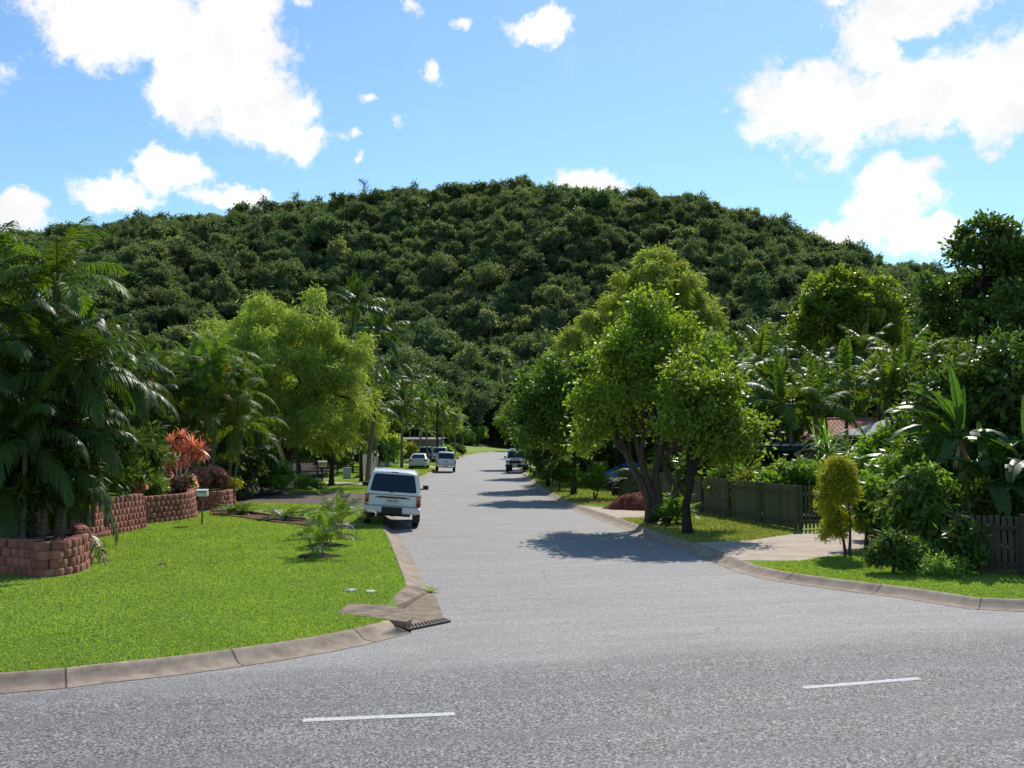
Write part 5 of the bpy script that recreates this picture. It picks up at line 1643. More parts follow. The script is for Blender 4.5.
# carport at the far left
ROOFG = M('grey_sheet_roof', (.17, .17, .165), .75, .2, (2, .2))
WALLC = M('cream_house_wall', (.5, .46, .38), .8, .2, (2, .15))
def carport(name, label, loc, rz, wx, wy, h, mroof, wall=True, slope=.25, mwall=None, cat='carport'):
    root = thing(name, label, cat, loc, rz)
    m = MB()
    for sx in (-1, 1):
        for sy in (-1, 1):
            p = MB().box((sx * (wx / 2 - .2), sy * (wy / 2 - .2), h / 2), (.14, .14, h)); p.obj('post', WHITEP, root)
    V = [(-wx / 2 - .2, -wy / 2 - .3, h), (wx / 2 + .2, -wy / 2 - .3, h), (wx / 2 + .2, wy / 2 + .3, h + slope), (-wx / 2 - .2, wy / 2 + .3, h + slope)]
    V += [(x, y, z + .1) for x, y, z in V]
    m.add(V, [(0, 3, 2, 1), (4, 5, 6, 7), (0, 1, 5, 4), (1, 2, 6, 5), (2, 3, 7, 6), (3, 0, 4, 7)])
    k = int(wx / .4)
    for i in range(k):
        x = -wx / 2 + (i + .5) * wx / k; m.add([(x - .05, -wy / 2 - .3, h + .1), (x + .05, -wy / 2 - .3, h + .1), (x, -wy / 2 - .3, h + .14), (x - .05, wy / 2 + .3, h + slope + .1), (x + .05, wy / 2 + .3, h + slope + .1), (x, wy / 2 + .3, h + slope + .14)], [(0, 1, 2), (3, 5, 4), (0, 2, 5, 3), (1, 4, 5, 2)])
    m.obj('roof', mroof, root)
    f = MB(); f.box((0, -wy / 2 - .33, h - .02), (wx + .4, .05, .2)); f.obj('gutter', mroof, root)
    if wall:
        MB().box((0, wy / 2 - .1, h / 2), (wx - .6, .12, h - .05)).obj('wall', mwall or WALLC, root)
    return root


carport('carport', 'grey roofed carport behind the silver sedan on the left', W3(415, 139), -.08, 7.6, 6, 2.65, ROOFG)

# cars on the left
car('white four wheel drive wagon seen from behind, parked with its left wheels on the kerb', 'car', (XD(393, 35.7), 35.7, .07), R(90) + R(5.4), WHITE, 'wagon', roll=R(4.2))
x, y = G(417, 469.5, LZ); car('silver sedan parked on the grass verge left of the white pickup', 'car', (x, y + 2.3, LZ), R(90) + R(2), SILVER, 'sedan')
x, y = G(443.5, 472.3, .05); car('white pickup parked half on the left kerb beside the silver sedan', 'car', (x, y + 2.5, .07), R(90) + R(3.6), WHITE, 'pickup', roll=R(3))
car('grey van parked under the trees behind the silver sedan', 'van', W3(427, 124), R(90), GREYP, 'van')
car('second white car parked directly in front of the white pickup', 'car', (XD(440.5, 120), 120, .1), R(92), WHITE, 'wagon')

# trees between the left verge and the hill
F_FAR = F_ALEX
for i, (px, d, top, mat, sc, lb) in enumerate([
        (402, 96, 400, F_ALEXD, .95, 'dark palm behind the grey fence, left of the far palm group'), (420, 128, 398, F_ALEX, 1.0, 'palm behind the grey van'),
        (441, 126, 408, F_ALEX, .95, 'bright palm beside the utility pole'), (428, 118, 428, F_CANE, .8, 'low yellowish palm above the grey van roof'),
        (455, 150, 415, F_ALEX, 1.05, 'palm on the left verge beyond the pickup'), (432, 160, 385, F_ALEXD, 1.2, 'tall palm far behind the carport'), (385, 120, 380, F_ALEXD, 1.1, 'tall palm standing over the lime yellow bush'), (463, 172, 428, F_CANE, 1.0, 'small palm at the foot of the grass bank'), (410, 150, 375, F_ALEXD, 1.15, 'tall palm behind the carport roof')]):
    palm('palm_tree', lb, W3(px, d), max(.8, H(top, d) - 1.2), .14, mat, 12, 100 + i, sc, (RNG.normal() * .3, 0), .7)
for i, (px, d, h, mat, lb) in enumerate([
        (372, 92, 2.6, L_MID, 'leafy bush behind the grey fence, at its near end'), (384, 102, 2.4, L_HEDGE, 'pale leafy bush over the middle of the grey fence'), (447, 128, 2.0, L_HEDGE, 'light green bush by the roadside just beyond the white pickup'), (458, 160, 2.2, L_MID, 'mid green roadside bush before the grass bank'), (400, 135, 2.6, L_DARK, 'dark bush left of the carport'), (352, 84, 2.6, L_DARK, 'dark bush behind the utility cabinet'), (338, 80, 3.0, L_DARK, 'dark bush left of the utility cabinet, under the lime tree'), (318, 76, 3.0, L_DARK, 'dark shaded bush behind the cream letterbox')]):
    shrub('shrub', lb, W3(px, d), h, (h * .75, h * .6), 2600, .3, .14, mat, 120 + i, 8)
# ================================================================ RIGHT SIDE
# two trunked shade tree on the verge
d = 34.2
x0 = G(661, 527, LZ)[0]
lob = [(-.1, 0, 7.1, .8), (.8, .2, 6.5, .85), (-.9, .2, 6.3, .85), (1.6, 0, 5.7, .85), (-1.7, 0, 5.2, .85), (-.9, -1.0, 5.5, .9), (.4, -1.2, 5.7, .95), (1.4, -1.0, 4.9, .9), (2.1, .2, 4.6, .75),
       (-2.2, -.2, 4.2, .65), (-1.4, -.9, 4.0, .8), (.9, -1.1, 3.9, .85), (1.9, -.5, 3.6, .7), (-2.1, .3, 3.2, .55), (-.9, .2, 3.2, .6), (.2, 1.3, 6.0, 1.0), (-1.0, 1.3, 4.8, 1.0), (1.3, 1.3, 4.6, 1.0), (2.5, -.3, 3.0, .5), (1.3, -.8, 3.0, .55), (-2.4, .6, 2.7, .4), (.1, .2, 4.9, 1.0), (-.2, -1.2, 4.4, .7)]
broad_tree('shade_tree', 'light green small leaved shade tree with twisted double trunk on the right verge', 'tree', (x0, d, LZ), 8, 3, 2, 30000, .175, .095, L_GREEN, BARK, 201, 0,
           [[(0, 0, -.1), (.02, 0, .7), (-.35, .05, 1.8), (-.6, .1, 3.0), (-.9, 0, 4.5)], [(.1, .1, -.1), (.15, 0, .8), (.05, .1, 1.7), (.3, .1, 2.8), (.5, 0, 4.6)], [(-.15, .1, -.1), (-.25, 0, .9), (-.95, .2, 2.4), (-1.5, .3, 3.8)], [(.2, -.05, -.1), (.75, 0, .95), (.35, .1, 1.9), (.3, .2, 2.6)]],
           .17, None, .2, lob, spread=.2, twig=8, shellmin=.35)
lob = [(.5, 0, 4.4, .85), (1.3, .1, 4.0, .75), (.2, -.3, 3.4, .8), (1.0, -.3, 3.1, .75), (1.7, 0, 3.1, .6), (.5, .6, 3.6, .9), (-.2, .2, 4.1, .8), (1.4, .6, 3.3, .7), (.6, -.4, 2.5, .55), (1.5, -.1, 2.4, .5)]
x1, y1 = G(688, 534, LZ)
broad_tree('shade_tree', 'slender dark trunked shade tree just right of the double trunked one', 'tree', (x1, y1, LZ), 5, 2, 2, 13000, .16, .085, L_GREEN, BARK_D, 202, 0,
           [[(0, 0, -.1), (-.05, 0, .9), (.12, 0, 1.6), (.05, .05, 2.4), (.35, 0, 3.6)]], .14, None, .2, lob, spread=.2, twig=8, shellmin=.35)
shrub('shrub', 'clump of light green strappy leaves between the shade tree trunks', (x0 + .7, d - .2, LZ), .9, (.4, .35), 700, .42, .05, L_HEDGE, 203, 5, droop=.1)
cycad('dark fern at the foot of the shade tree trunk', (x0 + .25, d - .5, LZ), .8, 31, 16, L_MID)

# trees behind it
d = 78
feather_tree('weeping_tree', 'tall lime green feathery tree rising behind the right shade tree', W3(654, d), H(246, d), (4.8, 4), 5, 46000, 204,
             [[(0, 0, -.1), (.2, 0, 5), (0, .2, 11)]], None, 24, .28, L=.5, W=.085,
             lobes=[(.2, 0, 16.0, 1.7), (1.8, .2, 15.3, 1.6), (-1.3, 0, 15.2, 1.5), (3.2, 0, 13.9, 1.6), (-2.8, .1, 13.4, 1.4), (-4.2, 0, 11.8, 1.3), (4.0, .2, 12.3, 1.3), (.6, -1.5, 14.2, 1.8), (2.3, -1.2, 13.2, 1.7), (-1.3, -1.2, 13.2, 1.6), (-2.6, -.8, 11.6, 1.4), (.8, -1.2, 12.2, 1.6), (2.8, -.8, 11.4, 1.4), (-.6, -.6, 11.2, 1.4), (-4.0, -.3, 10.4, 1.1), (.5, 1.6, 14, 2.0), (1, 0, 10, 1.8), (-2, 0, 9.5, 1.6)])
d = 84
feather_tree('weeping_tree', 'smaller lime feathery tree left of the tall one, just above the dark street trees', W3(570, d), H(322, d), (1.9, 2.0), 4.5, 15000, 205, None, None, 12, .2, L=.5, W=.085)
feather_tree('weeping_tree', 'low lime feathery tree showing between the shade tree and the tall feathery tree', W3(606, 80), H(352, 80), (2.6, 2.4), 4.5, 15000, 206, None, L_MID, 12, .2, L=.5, W=.085)

# dark street trees on the right verge
d = 51
broad_tree('broadleaf_tree', 'dark broadleaf tree with a straight trunk on the right verge before the shade tree', 'tree', W3(573, d), H(362, d), (2.6, 2.2), 2.1, 14000, .24, .13, L_MID, BARK_D, 207, 0, None, .15, None, .25,
           [(-1.6, 0, 5.2, 1.0), (-.4, .2, 6.0, 1.1), (.8, 0, 6.0, 1.0), (1.9, .2, 5.2, .9), (-2.3, 0, 4.2, .9), (-.9, -.9, 4.7, 1.1), (.7, -1, 4.7, 1.1), (-1.8, -.5, 3.2, .8), (-.3, -.9, 3.4, .9), (1.3, -.5, 3.6, .9), (-2.5, .2, 2.8, .6), (0, 1.2, 5, 1.5), (-.9, 0, 2.6, .6)], twig=8)
broad_tree('broadleaf_tree', 'dark tree with hanging foliage over the kerb in front of the parked four wheel drive', 'tree', W3(548, 60), H(380, 60), (1.8, 1.8), .5, 13000, .26, .13, L_DARK, BARK_D, 208, 0, None, .13, None, .35,
           [(-.9, 0, 5.4, 1.0), (.3, .2, 5.9, 1.1), (-1.6, 0, 4.3, .8), (-.4, -.8, 4.4, 1.0), (.9, -.4, 4.5, 1.0), (-1.2, -.2, 3.0, .7), (.1, -.7, 3.0, .9), (1.0, -.2, 2.8, .9), (-.9, 0, 1.9, .6), (.5, -.4, 1.5, .8), (-.3, -.3, 1.1, .6), (0, 1.1, 4.2, 1.3)], twig=8)
broad_tree('broadleaf_tree', 'bright leaved tree on the right verge beyond the dark street trees', 'tree', W3(540, 78), H(385, 78), (1.9, 2.0), 1.8, 9000, .3, .16, L_GREEN, BARK_D, 209, 12, None, .14)
feather_tree('weeping_tree', 'green tree with hanging leaves over the parked four wheel drive', W3(526, 98), H(388, 98), (2.4, 2.2), 1.6, 9000, 210, None, L_PALM, 10, .14, L=.5, W=.1)
broad_tree('broadleaf_tree', 'dark tree behind the straight trunked street tree on the right', 'tree', W3(590, 66), H(372, 66), (3.4, 3), 1.2, 12000, .3, .16, L_DARK, BARK_D, 211, 14, None, .17)
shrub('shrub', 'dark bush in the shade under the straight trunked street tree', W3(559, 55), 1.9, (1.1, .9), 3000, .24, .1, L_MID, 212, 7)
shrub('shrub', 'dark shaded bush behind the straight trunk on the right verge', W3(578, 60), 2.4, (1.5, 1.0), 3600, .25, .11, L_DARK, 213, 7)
palm_clump('young_palm', 'young palm with upright green fronds near the red dirt heap', (*G(594, 499.5, LZ), LZ), [(0, 0, .35, 0, 0), (.08, .05, .3, .1, 0)], frond_set(L_PALM, 1.9, .55, .05, .6, 34, 12, [(1.4, .9), (1.25, .4), (1.05, .0), (.8, -.5)]), 214, 1.05, None, .05, None, 9, 'palm')
flowers('orange flowering bush beside the parked four wheel drive', W3(530, 88), 2.6, (.8, .7), 215, L_GREEN, L_ORANGE, .05, 3000, .2)
o = mound('heap of red dirt at the end of the first concrete driveway', (*G(637, 509, LZ), LZ), 1.25, .66, REDDIRT, 5, 'dirt heap', 'dirt_heap', 34)
mound('low spread of red dirt left of the big red heap', (*G(594, 502.5, LZ), LZ), .8, .1, REDDIRT, 6, 'dirt heap', 'dirt_heap', 24)
root = thing('bucket', 'small black bucket on the grass left of the green fence end', 'bucket', (*G(615, 496, LZ), LZ))
MB().lathe([(.16, 0), (.2, .4), (.215, .42), (.2, .43), (.18, .4), (.14, .03)], 18).obj('pail', BLACKP, root, smooth=.6)
MB().tube([(-.2, 0, .4), (-.12, .05, .55), (.12, .05, .55), (.2, 0, .4)], .01, 5).obj('handle', STEELD, root)

# green fence and what stands behind it
d1, d2 = G(797, 530, LZ), (5.25, 48.5)
fence('green_fence', 'dark green paling fence behind the shade trees, running back from the right driveway', [d1, d2, (9.5, 52)], LZ, 1.4, GREENFENCE, .13, .004, 'flat', 2.4, 11, .0, .03)
fence('picket_gate', 'green picket gate closing the end of the green fence at the right driveway', [(d1[0] + 1.75, d1[1] + .55), (d1[0] + .1, d1[1] + .03)], LZ, 1.4, GREENFENCE, .07, .07, 'flat', 2.4, 12, .0)
for i, (px, d, h, r, mat, lb, dz) in enumerate([
        (728, 38.5, 1.9, 1.0, L_HEDGE, 'glossy bush over the green fence, leftmost of the row', 0), (752, 37, 1.9, .9, L_MID, 'dark leafed bush over the green fence left of the tall bush', 0), (790, 36.5, 2.35, 1.0, L_HEDGE, 'tallest rounded glossy bush behind the green fence, near its right end', 0),
        (768, 35.8, 1.95, .8, L_HEDGE, 'pale drooping bush hanging over the top of the green fence', 0), (818, 37, 2.2, 1.0, L_HEDGE, 'glossy bush behind the picket gate', 0), (845, 40, 2.6, 1.3, L_MID, 'leafy bush behind the yellow shrub', 0), (700, 41, 2.4, 1.1, L_DARK, 'dark bush behind the green fence seen past the shade tree', 0),
        (880, 34, 3.3, 1.3, L_HEDGE, 'tall glossy bush above the right driveway end', 0), (905, 31, 2.9, 1.1, L_MID, 'dark glossy bush between the yellow shrub and the banana plants', 0), (862, 37, 2.3, 1.2, L_DARK, 'dark shaded bush at the end of the right driveway', 0), (660, 46, 2.2, 1.1, L_DARK, 'dark bush behind the far end of the green fence', 0)]):
    shrub('shrub', lb, W3(px, d), h, (r, r * .8), 4600 if h > 2.4 else 3400, .26, .1, mat, 220 + i, 9, spread=.12)
flowers('vine with rusty brown and yellow leaves hanging on the green fence', (XD(746, 36.3), 36.3, LZ + .85), .75, (.6, .35), 233, L_HEDGE, leaf_mat('rusty_leaf', (.3, .1, .03), (.42, .2, .05), .3, (1.2, 1, .7)), .4, 1300, .09)


def pandan(label, loc, h, seed, mat=L_HEDGE):
    rg = np.random.default_rng(seed); root = thing('strap_leaf_plant', label, 'plant', loc)
    arrs = []; m = MB()
    for k in range(5):
        x, y = rg.normal(size=2) * .5; z = h * rg.uniform(.45, .75)
        m.tube([(x * .3, y * .3, -.1), (x * .7, y * .7, z * .5), (x, y, z)], .05, 6)
        arrs.append(rosette_arrays(60, h * .42, .05, 1.5, -.1, 1.3, rg, (x, y, z)))
    m.obj('stem', BARK, root)
    V, F, T = join(arrs); link('foliage', mesh_np('foliage', V, F, mat, T), root)


pandan('tall plant with long arching strap leaves beside the dark carport roof', W3(832, 41), 3.6, 5)
pandan('second strap leaved plant right of the first, below the pink roof', W3(856, 43), 3.1, 6)

for i, (px, d, h, r, lb) in enumerate([(596, 74, 2.6, 2.0, 'dark bush far behind the young palm on the right verge'), (615, 72, 2.8, 2.0, 'dark bush behind the blue car, left one'), (640, 74, 3.0, 2.4, 'dark bush behind the blue car, right one'), (668, 70, 2.8, 2.0, 'dark bush in the yard behind the shade tree trunks'), (582, 84, 3.0, 2.0, 'dark bush beyond the straight trunked street tree')]):
    shrub('shrub', lb, W3(px, d), h, (r, r * .6), 3600, .34, .15, (L_DARK, L_MID)[i % 2], 440 + i, 9)

# croton and shrubs of the right corner verge
x, y = G(846, 556, LZ)
broad_tree('croton', 'tall narrow yellow leaved shrub on two thin stems at the edge of the right driveway', 'shrub', (x, y, LZ), 2.4, .7, .2, 10000, .14, .03, L_YELLOW, BARK, 240, 0,
           [[(0, 0, -.05), (-.1, 0, .7), (-.25, 0, 1.6)], [(.08, 0, -.05), (.12, 0, .8), (.05, 0, 1.7)]], .035, None, .1,
           [(-.22, 0, 1.98, .3), (.1, 0, 1.82, .26), (-.1, .1, 2.2, .24), (-.38, .1, 1.62, .24), (-.08, -.2, 1.52, .26), (.16, .1, 1.42, .17), (-.3, 0, 1.02, .2), (-.42, 0, .8, .14), (-.05, .1, .9, .17), (-.25, -.1, .62, .15), (-.48, .05, .5, .15), (-.12, 0, .55, .13), (-.5, 0, 1.25, .14)], spread=.065, twig=9, trunk_name='stem', crown_name='foliage', twigs=0)
rosy = [(866, 549, 1.9, .55, L_HEDGE, 'glossy bush with drooping leaves just right of the yellow shrub'), (884, 548, 1.5, .5, L_HEDGE, 'pale glossy bush between the yellow shrub and the dark round bush'), (902, 556, 2.3, .6, L_MID, 'upright glossy bush at the left end of the picket fence'), (921, 562, 2.4, .6, L_MID, 'dark glossy bush in front of the left end of the picket fence'), (947, 560, 2.1, .6, L_DARK, 'dark leafy bush against the picket fence below the banana plant')]
for i, (px, py, h, r, mat, lb) in enumerate(rosy):
    x, y = G(px, py, LZ); shrub('shrub', lb, (x, y, LZ), h, (r, r), 2600, .22, .08, mat, 250 + i, 8, droop=.35, spread=.08)
x, y = G(893, 574, LZ); shrub('shrub', 'low dark round bush with white glints in front of the glossy bushes', (x, y, LZ), .95, (.48, .42), 2600, .17, .055, L_DARK, 260, 7, spread=.06, droop=.3)
x, y = G(915, 572, LZ); shrub('shrub', 'low light green weeds beside the dark round bush', (x, y, LZ), .6, (.6, .4), 1200, .16, .035, L_HEDGE, 261, 6, spread=.08)
x, y = G(945, 578, LZ); shrub('shrub', 'straggly low weeds at the foot of the picket fence', (x, y, LZ), .35, (.7, .3), 900, .14, .03, L_HEDGE, 262, 6, spread=.08)
fence('picket_fence', 'weathered dark picket fence under the banana plants at the right edge', [(13.9 + 8, 24.9), (15.0, 22.9), G(1024, 577, LZ), G(962, 573, LZ), G(925, 560, LZ), G(898, 550, LZ)], LZ, 1.25, DARKFENCE, .09, .035, 'flat', 2.2, 13, .06)

for i, (px, d, h, r, mat, lb) in enumerate([
        (935, 24.6, 2.6, .75, L_HEDGE, 'glossy bush rising over the left half of the picket fence'), (962, 24.2, 2.1, .6, L_MID, 'bush behind the picket fence under the tallest banana plant'), (1000, 24.0, 1.9, .7, L_DARK, 'dark bush behind the picket fence at the right edge'),
        (912, 27.0, 3.1, .9, L_HEDGE, 'tall glossy bush left of the banana plants'), (950, 26.5, 3.3, .9, L_MID, 'tall bush straight behind the banana plants'), (1015, 26.0, 3.6, 1.0, L_DARK, 'tall dark bush at the right edge behind the bananas'), (985, 26.8, 3.4, .9, L_HEDGE, 'tall pale leafed bush between the two right banana plants'), (885, 29.0, 2.5, .9, L_HEDGE, 'glossy bush behind the pale bush near the yellow shrub'), (930, 30.5, 2.9, 1.0, L_DARK, 'dark bush in the shade left of the bananas')]):
    shrub('shrub', lb, W3(px, d), h, (r, r * .8), 3800, .2, .08, mat, 400 + i, 9, droop=.3, spread=.1)
for i, (px, py, h, r, mat, lb) in enumerate([(938, 567, 1.5, .5, L_MID, 'leafy bush in front of the picket fence by the low weeds'), (966, 574, 1.35, .4, L_DARK, 'dark climbing bush leaning on the picket fence under the tallest banana plant')]):
    x, y = G(px, py, LZ); shrub('shrub', lb, (x, y, LZ), h, (r, r * .7), 1900, .18, .07, mat, 420 + i, 7, droop=.35, spread=.08)
# banana plants
B_UP = [banana_leaf_mesh(2.2, .4, 1.5, 1.25, 1, .2), banana_leaf_mesh(2.3, .5, 1.2, .2, 2, .35), banana_leaf_mesh(2.4, .62, .9, -.5, 3, .45), banana_leaf_mesh(2.3, .58, .45, -.9, 4, .5), banana_leaf_mesh(2.2, .55, .1, -1.2, 5, .6)]
BSTEM = bark_mat('banana_stem_skin', (.2, .2, .08), (.1, .07, .035))


def banana(label, loc, h, leaves, r=.11, lean=(0, 0)):
    root = thing('banana_plant', label, 'plant', loc)
    MB().tube([(0, 0, -.1), (lean[0] * .4, lean[1] * .4, h * .5), (lean[0], lean[1], h)], [r * 1.25, r, r * .65], 10).obj('stem', BSTEM, root, smooth=.8)
    for k, az, s in leaves:
        link('leaf', B_UP[k], root, (lean[0], lean[1], h - .1), (0, 0, R(az)), s)
    V, F, T = rosette_arrays(8, .9, .1, -.9, -1.4, .6, np.random.default_rng(int(h * 10)), (lean[0], lean[1], h - .15))
    link('dead_leaf', mesh_np('dead_leaf', V, F, L_DEAD, T), root)


d = 24.6
banana('tallest banana plant behind the picket fence with one upright leaf and two level leaves', W3(964, d), 3.0, [(0, 200, .85), (0, 40, .6), (1, 160, .75), (2, 172, .85), (3, 185, .9), (3, 160, .8), (1, 210, .7), (4, 20, .7), (3, 300, .6), (4, 230, .7)], .11, (-.1, 0))
banana('shorter banana plant just right of the tallest one, leaf held upright', W3(984, 24.0), 1.9, [(0, 100, .7), (1, 10, .65), (3, 330, .8), (2, 200, .7), (4, 260, .8), (4, 300, .7)], .1)
banana('banana plant at the right edge with broad dark drooping leaves', W3(1030, 23.9), 2.2, [(0, 80, .9), (2, 170, 1.0), (3, 190, .95), (3, 230, .9), (2, 140, .9), (4, 280, .9), (1, 320, .9)], .12)
banana('small banana plant behind the picket fence at its left end', W3(925, 28.5), 1.7, [(0, 40, .8), (1, 200, .8), (2, 170, .9), (3, 100, .8), (3, 290, .8), (2, 20, .8)], .1)
# dead hanging leaves on the fence
for i, (px, py) in enumerate([(985, 520), (1007, 523)]):
    p = AT(px, py, 23.1); V, F, T = rosette_arrays(12, .75, .1, -1.2, -1.5, .4, np.random.default_rng(40 + i))
    o = link('dry_leaf', mesh_np('dry_leaf', V, F, L_DEAD, T), None, (p[0], p[1] - .55, p[2])); tag(o, 'dry brown banana leaf hanging on the picket fence, %s one' % ('left' if i == 0 else 'right'), 'dry leaf')

# broadleaf mass behind the bananas
d = 28
broad_tree('broadleaf_tree', 'glossy broadleaf tree behind the banana plants at the right edge', 'tree', W3(1000, d), H(352, d), (2.2, 1.8), 1.0, 15000, .26, .13, L_DARK, BARK_D, 270, 16, None, .14, spread=.22)
broad_tree('broadleaf_tree', 'glossy broadleaf tree half out of the picture at the right edge, behind the bananas', 'tree', W3(1052, 27), H(340, 27), (2.0, 1.8), 1.0, 12000, .26, .13, L_DARK, BARK_D, 271, 14, None, .14, spread=.22)
broad_tree('broadleaf_tree', 'mid green small tree between the banana plants and the pink roof', 'tree', W3(935, 33), H(400, 33), (1.7, 1.4), .8, 8000, .26, .12, L_MID, BARK_D, 272, 12, None, .12, spread=.2)
broad_tree('broadleaf_tree', 'leafy tree right of the pink roof below the dark layered tree', 'tree', W3(955, 46), H(345, 46), (2.6, 2.2), 1.5, 10000, .32, .15, L_MID, BARK_D, 273, 13, None, .15, spread=.25)
# dark layered tree
d = 62
lay = []
rg = np.random.default_rng(8)
for z, rad_, n_ in ((15.4, 1.5, 3), (14.0, 3.0, 6), (12.2, 3.8, 8), (10.4, 4.5, 9), (8.6, 4.6, 9), (6.8, 4.2, 8)):
    for k in range(n_):
        a = 6.28 * k / n_ + rg.uniform(0, 1); rr = rad_ * rg.uniform(.55, 1)
        lay.append((rr * math.cos(a) + (.4 if z > 13 else 0), rr * math.sin(a) * .8, z + rg.normal() * .25, 1.15))
broad_tree('broadleaf_tree', 'tall dark tree with layered branches against the sky on the right', 'tree', W3(992, d), H(222, d), (4.6, 4), 5, 24000, .42, .2, L_DARK, BARK_D, 274, 0, [[(0, 0, -.1), (.1, 0, 5), (0, .1, 10), (.3, 0, 14.8)]], .26, None, .05, lay, flat=.38, spread=.2, twig=8)
broad_tree('broadleaf_tree', 'dark tree below and right of the tall layered tree, cut by the picture edge', 'tree', W3(1062, 55), H(265, 55), (4, 3.5), 2, 12000, .42, .2, L_DARK, BARK_D, 275, 14, None, .2)
# rounded tree
d = 80
broad_tree('broadleaf_tree', 'big rounded leafy tree standing above the palms on the right', 'tree', W3(848, d), H(264, d), (4.3, 3.8), 5, 30000, .34, .19, L_GREEN, BARK_D, 276, 0, None, .26, None, .15,
           [(-.8, 0, 15.2, 1.7), (.9, 0, 15.2, 1.6), (-2.2, 0, 13.8, 1.7), (2.4, .2, 14.2, 1.6), (0, -1.2, 14.0, 1.9), (3.2, 0, 12.3, 1.5), (-2.8, .2, 12.0, 1.5), (-1.2, -1.6, 12.0, 1.8), (1.4, -1.5, 12.0, 1.9), (-3.6, 0, 10.6, 1.2), (2.9, -.5, 10.4, 1.5), (0, -1.4, 10.2, 1.8), (-2.2, -.6, 9.6, 1.5), (0, 1.6, 13, 2.4), (0, .5, 9, 2.2)], twig=8, shellmin=.45)
# palms in the yards on the right
for i, (px, d, top, lib, sc, ln, lb) in enumerate([
        (757, 54, 348, F_ALEX, .95, .2, 'palm just right of the shade tree crown, leftmost of the yard palms'), (792, 52, 372, F_ALEXD, .95, -.2, 'dark palm between the shade tree and the middle yard palm'), (742, 60, 365, F_ALEXD, 1.0, .1, 'dark palm half hidden behind the shade tree crown'),
        (845, 50, 375, F_ALEX, 1.0, .1, 'middle yard palm in front of the rounded tree, bright fronds'), (905, 54, 352, F_ALEX, 1.05, .2, 'tallest yard palm with a bright upright frond right of the rounded tree'), (880, 62, 372, F_ALEXD, 1.0, -.1, 'dark yard palm behind the pink roof'),
        (820, 60, 365, F_ALEXD, 1.0, .1, 'dark yard palm below the left side of the rounded tree'), (770, 66, 352, F_ALEXD, 1.1, .1, 'palm behind the leftmost yard palms'), (934, 52, 385, F_ALEXD, .95, .1, 'dark yard palm left of the leafy tree by the pink roof'), (865, 70, 345, F_ALEXD, 1.1, .2, 'palm far back under the rounded tree')]):
    palm('palm_tree', lb, W3(px, d), max(1.5, H(top, d) - 1.5), .12, lib, 12, 280 + i, sc, (ln, 0), .9)
for i, (px, d, top, lib, sc, ln, lb) in enumerate([(778, 47, 388, F_ALEX, 1.0, .1, 'low bright palm above the dark carport roof'), (818, 46, 392, F_ALEX, .95, -.1, 'low palm with one upright leaf between the carport roof and the middle yard palm'), (890, 48, 380, F_ALEX, 1.0, .1, 'bright palm over the right end of the pink roof'), (735, 50, 372, F_ALEX, 1.0, 0, 'bright palm at the right edge of the shade tree crown')]):
    palm('palm_tree', lb, W3(px, d), max(1.5, H(top, d) - 1.5), .11, lib, 13, 360 + i, sc, (ln, 0), .9)
palm_clump('palm_clump', 'low fan of dark palm fronds left of the carport roof', W3(742, 43), [(0, 0, 1.6, 0, 0), (.5, .2, 1.9, .3, 0)], F_CANE, 292, .8, None, .07, None, 9)
for i, (px, d, top, r, mat, lb) in enumerate([
        (800, 72, 375, 4.0, L_DARK, 'dark tree behind the yard palms, left of the rounded tree'), (905, 74, 360, 4.0, L_DARK, 'dark tree behind the tallest yard palm'), (745, 82, 345, 4.2, L_DARK, 'dark tree right of the tall feathery tree'), (690, 74, 360, 4.0, L_MID, 'mid green tree hidden behind the shade tree crown'),
        (775, 62, 405, 2.4, L_MID, 'low leafy tree behind the carport roof'), (915, 60, 398, 2.6, L_MID, 'low leafy tree right of the pink roof'), (640, 60, 400, 3.0, L_DARK, 'dark tree behind the red dirt heap'), (700, 56, 410, 2.6, L_DARK, 'dark low tree behind the green fence beyond the shade tree')]):
    broad_tree('broadleaf_tree', lb, 'tree', W3(px, d), H(top, d), (r, r * .8), 1.2, 8500, .36, .19, mat, BARK_D, 300 + i, 13, None, .16)

# houses and carport in the yards
PINKR = M('faded_red_sheet_roof', (.5, .24, .19), .85, .1, (1.2, .2), (.4, .18, .14))
DKROOF = M('dark_green_sheet_roof', (.03, .045, .043), .8, .12, (2, .2))
WHITER = M('white_sheet_roof', (.42, .42, .4), .8, .15, (1.5, .15))
BRICKW = M('pale_brick_wall', (.4, .33, .26), .85, .2, (9, .3))


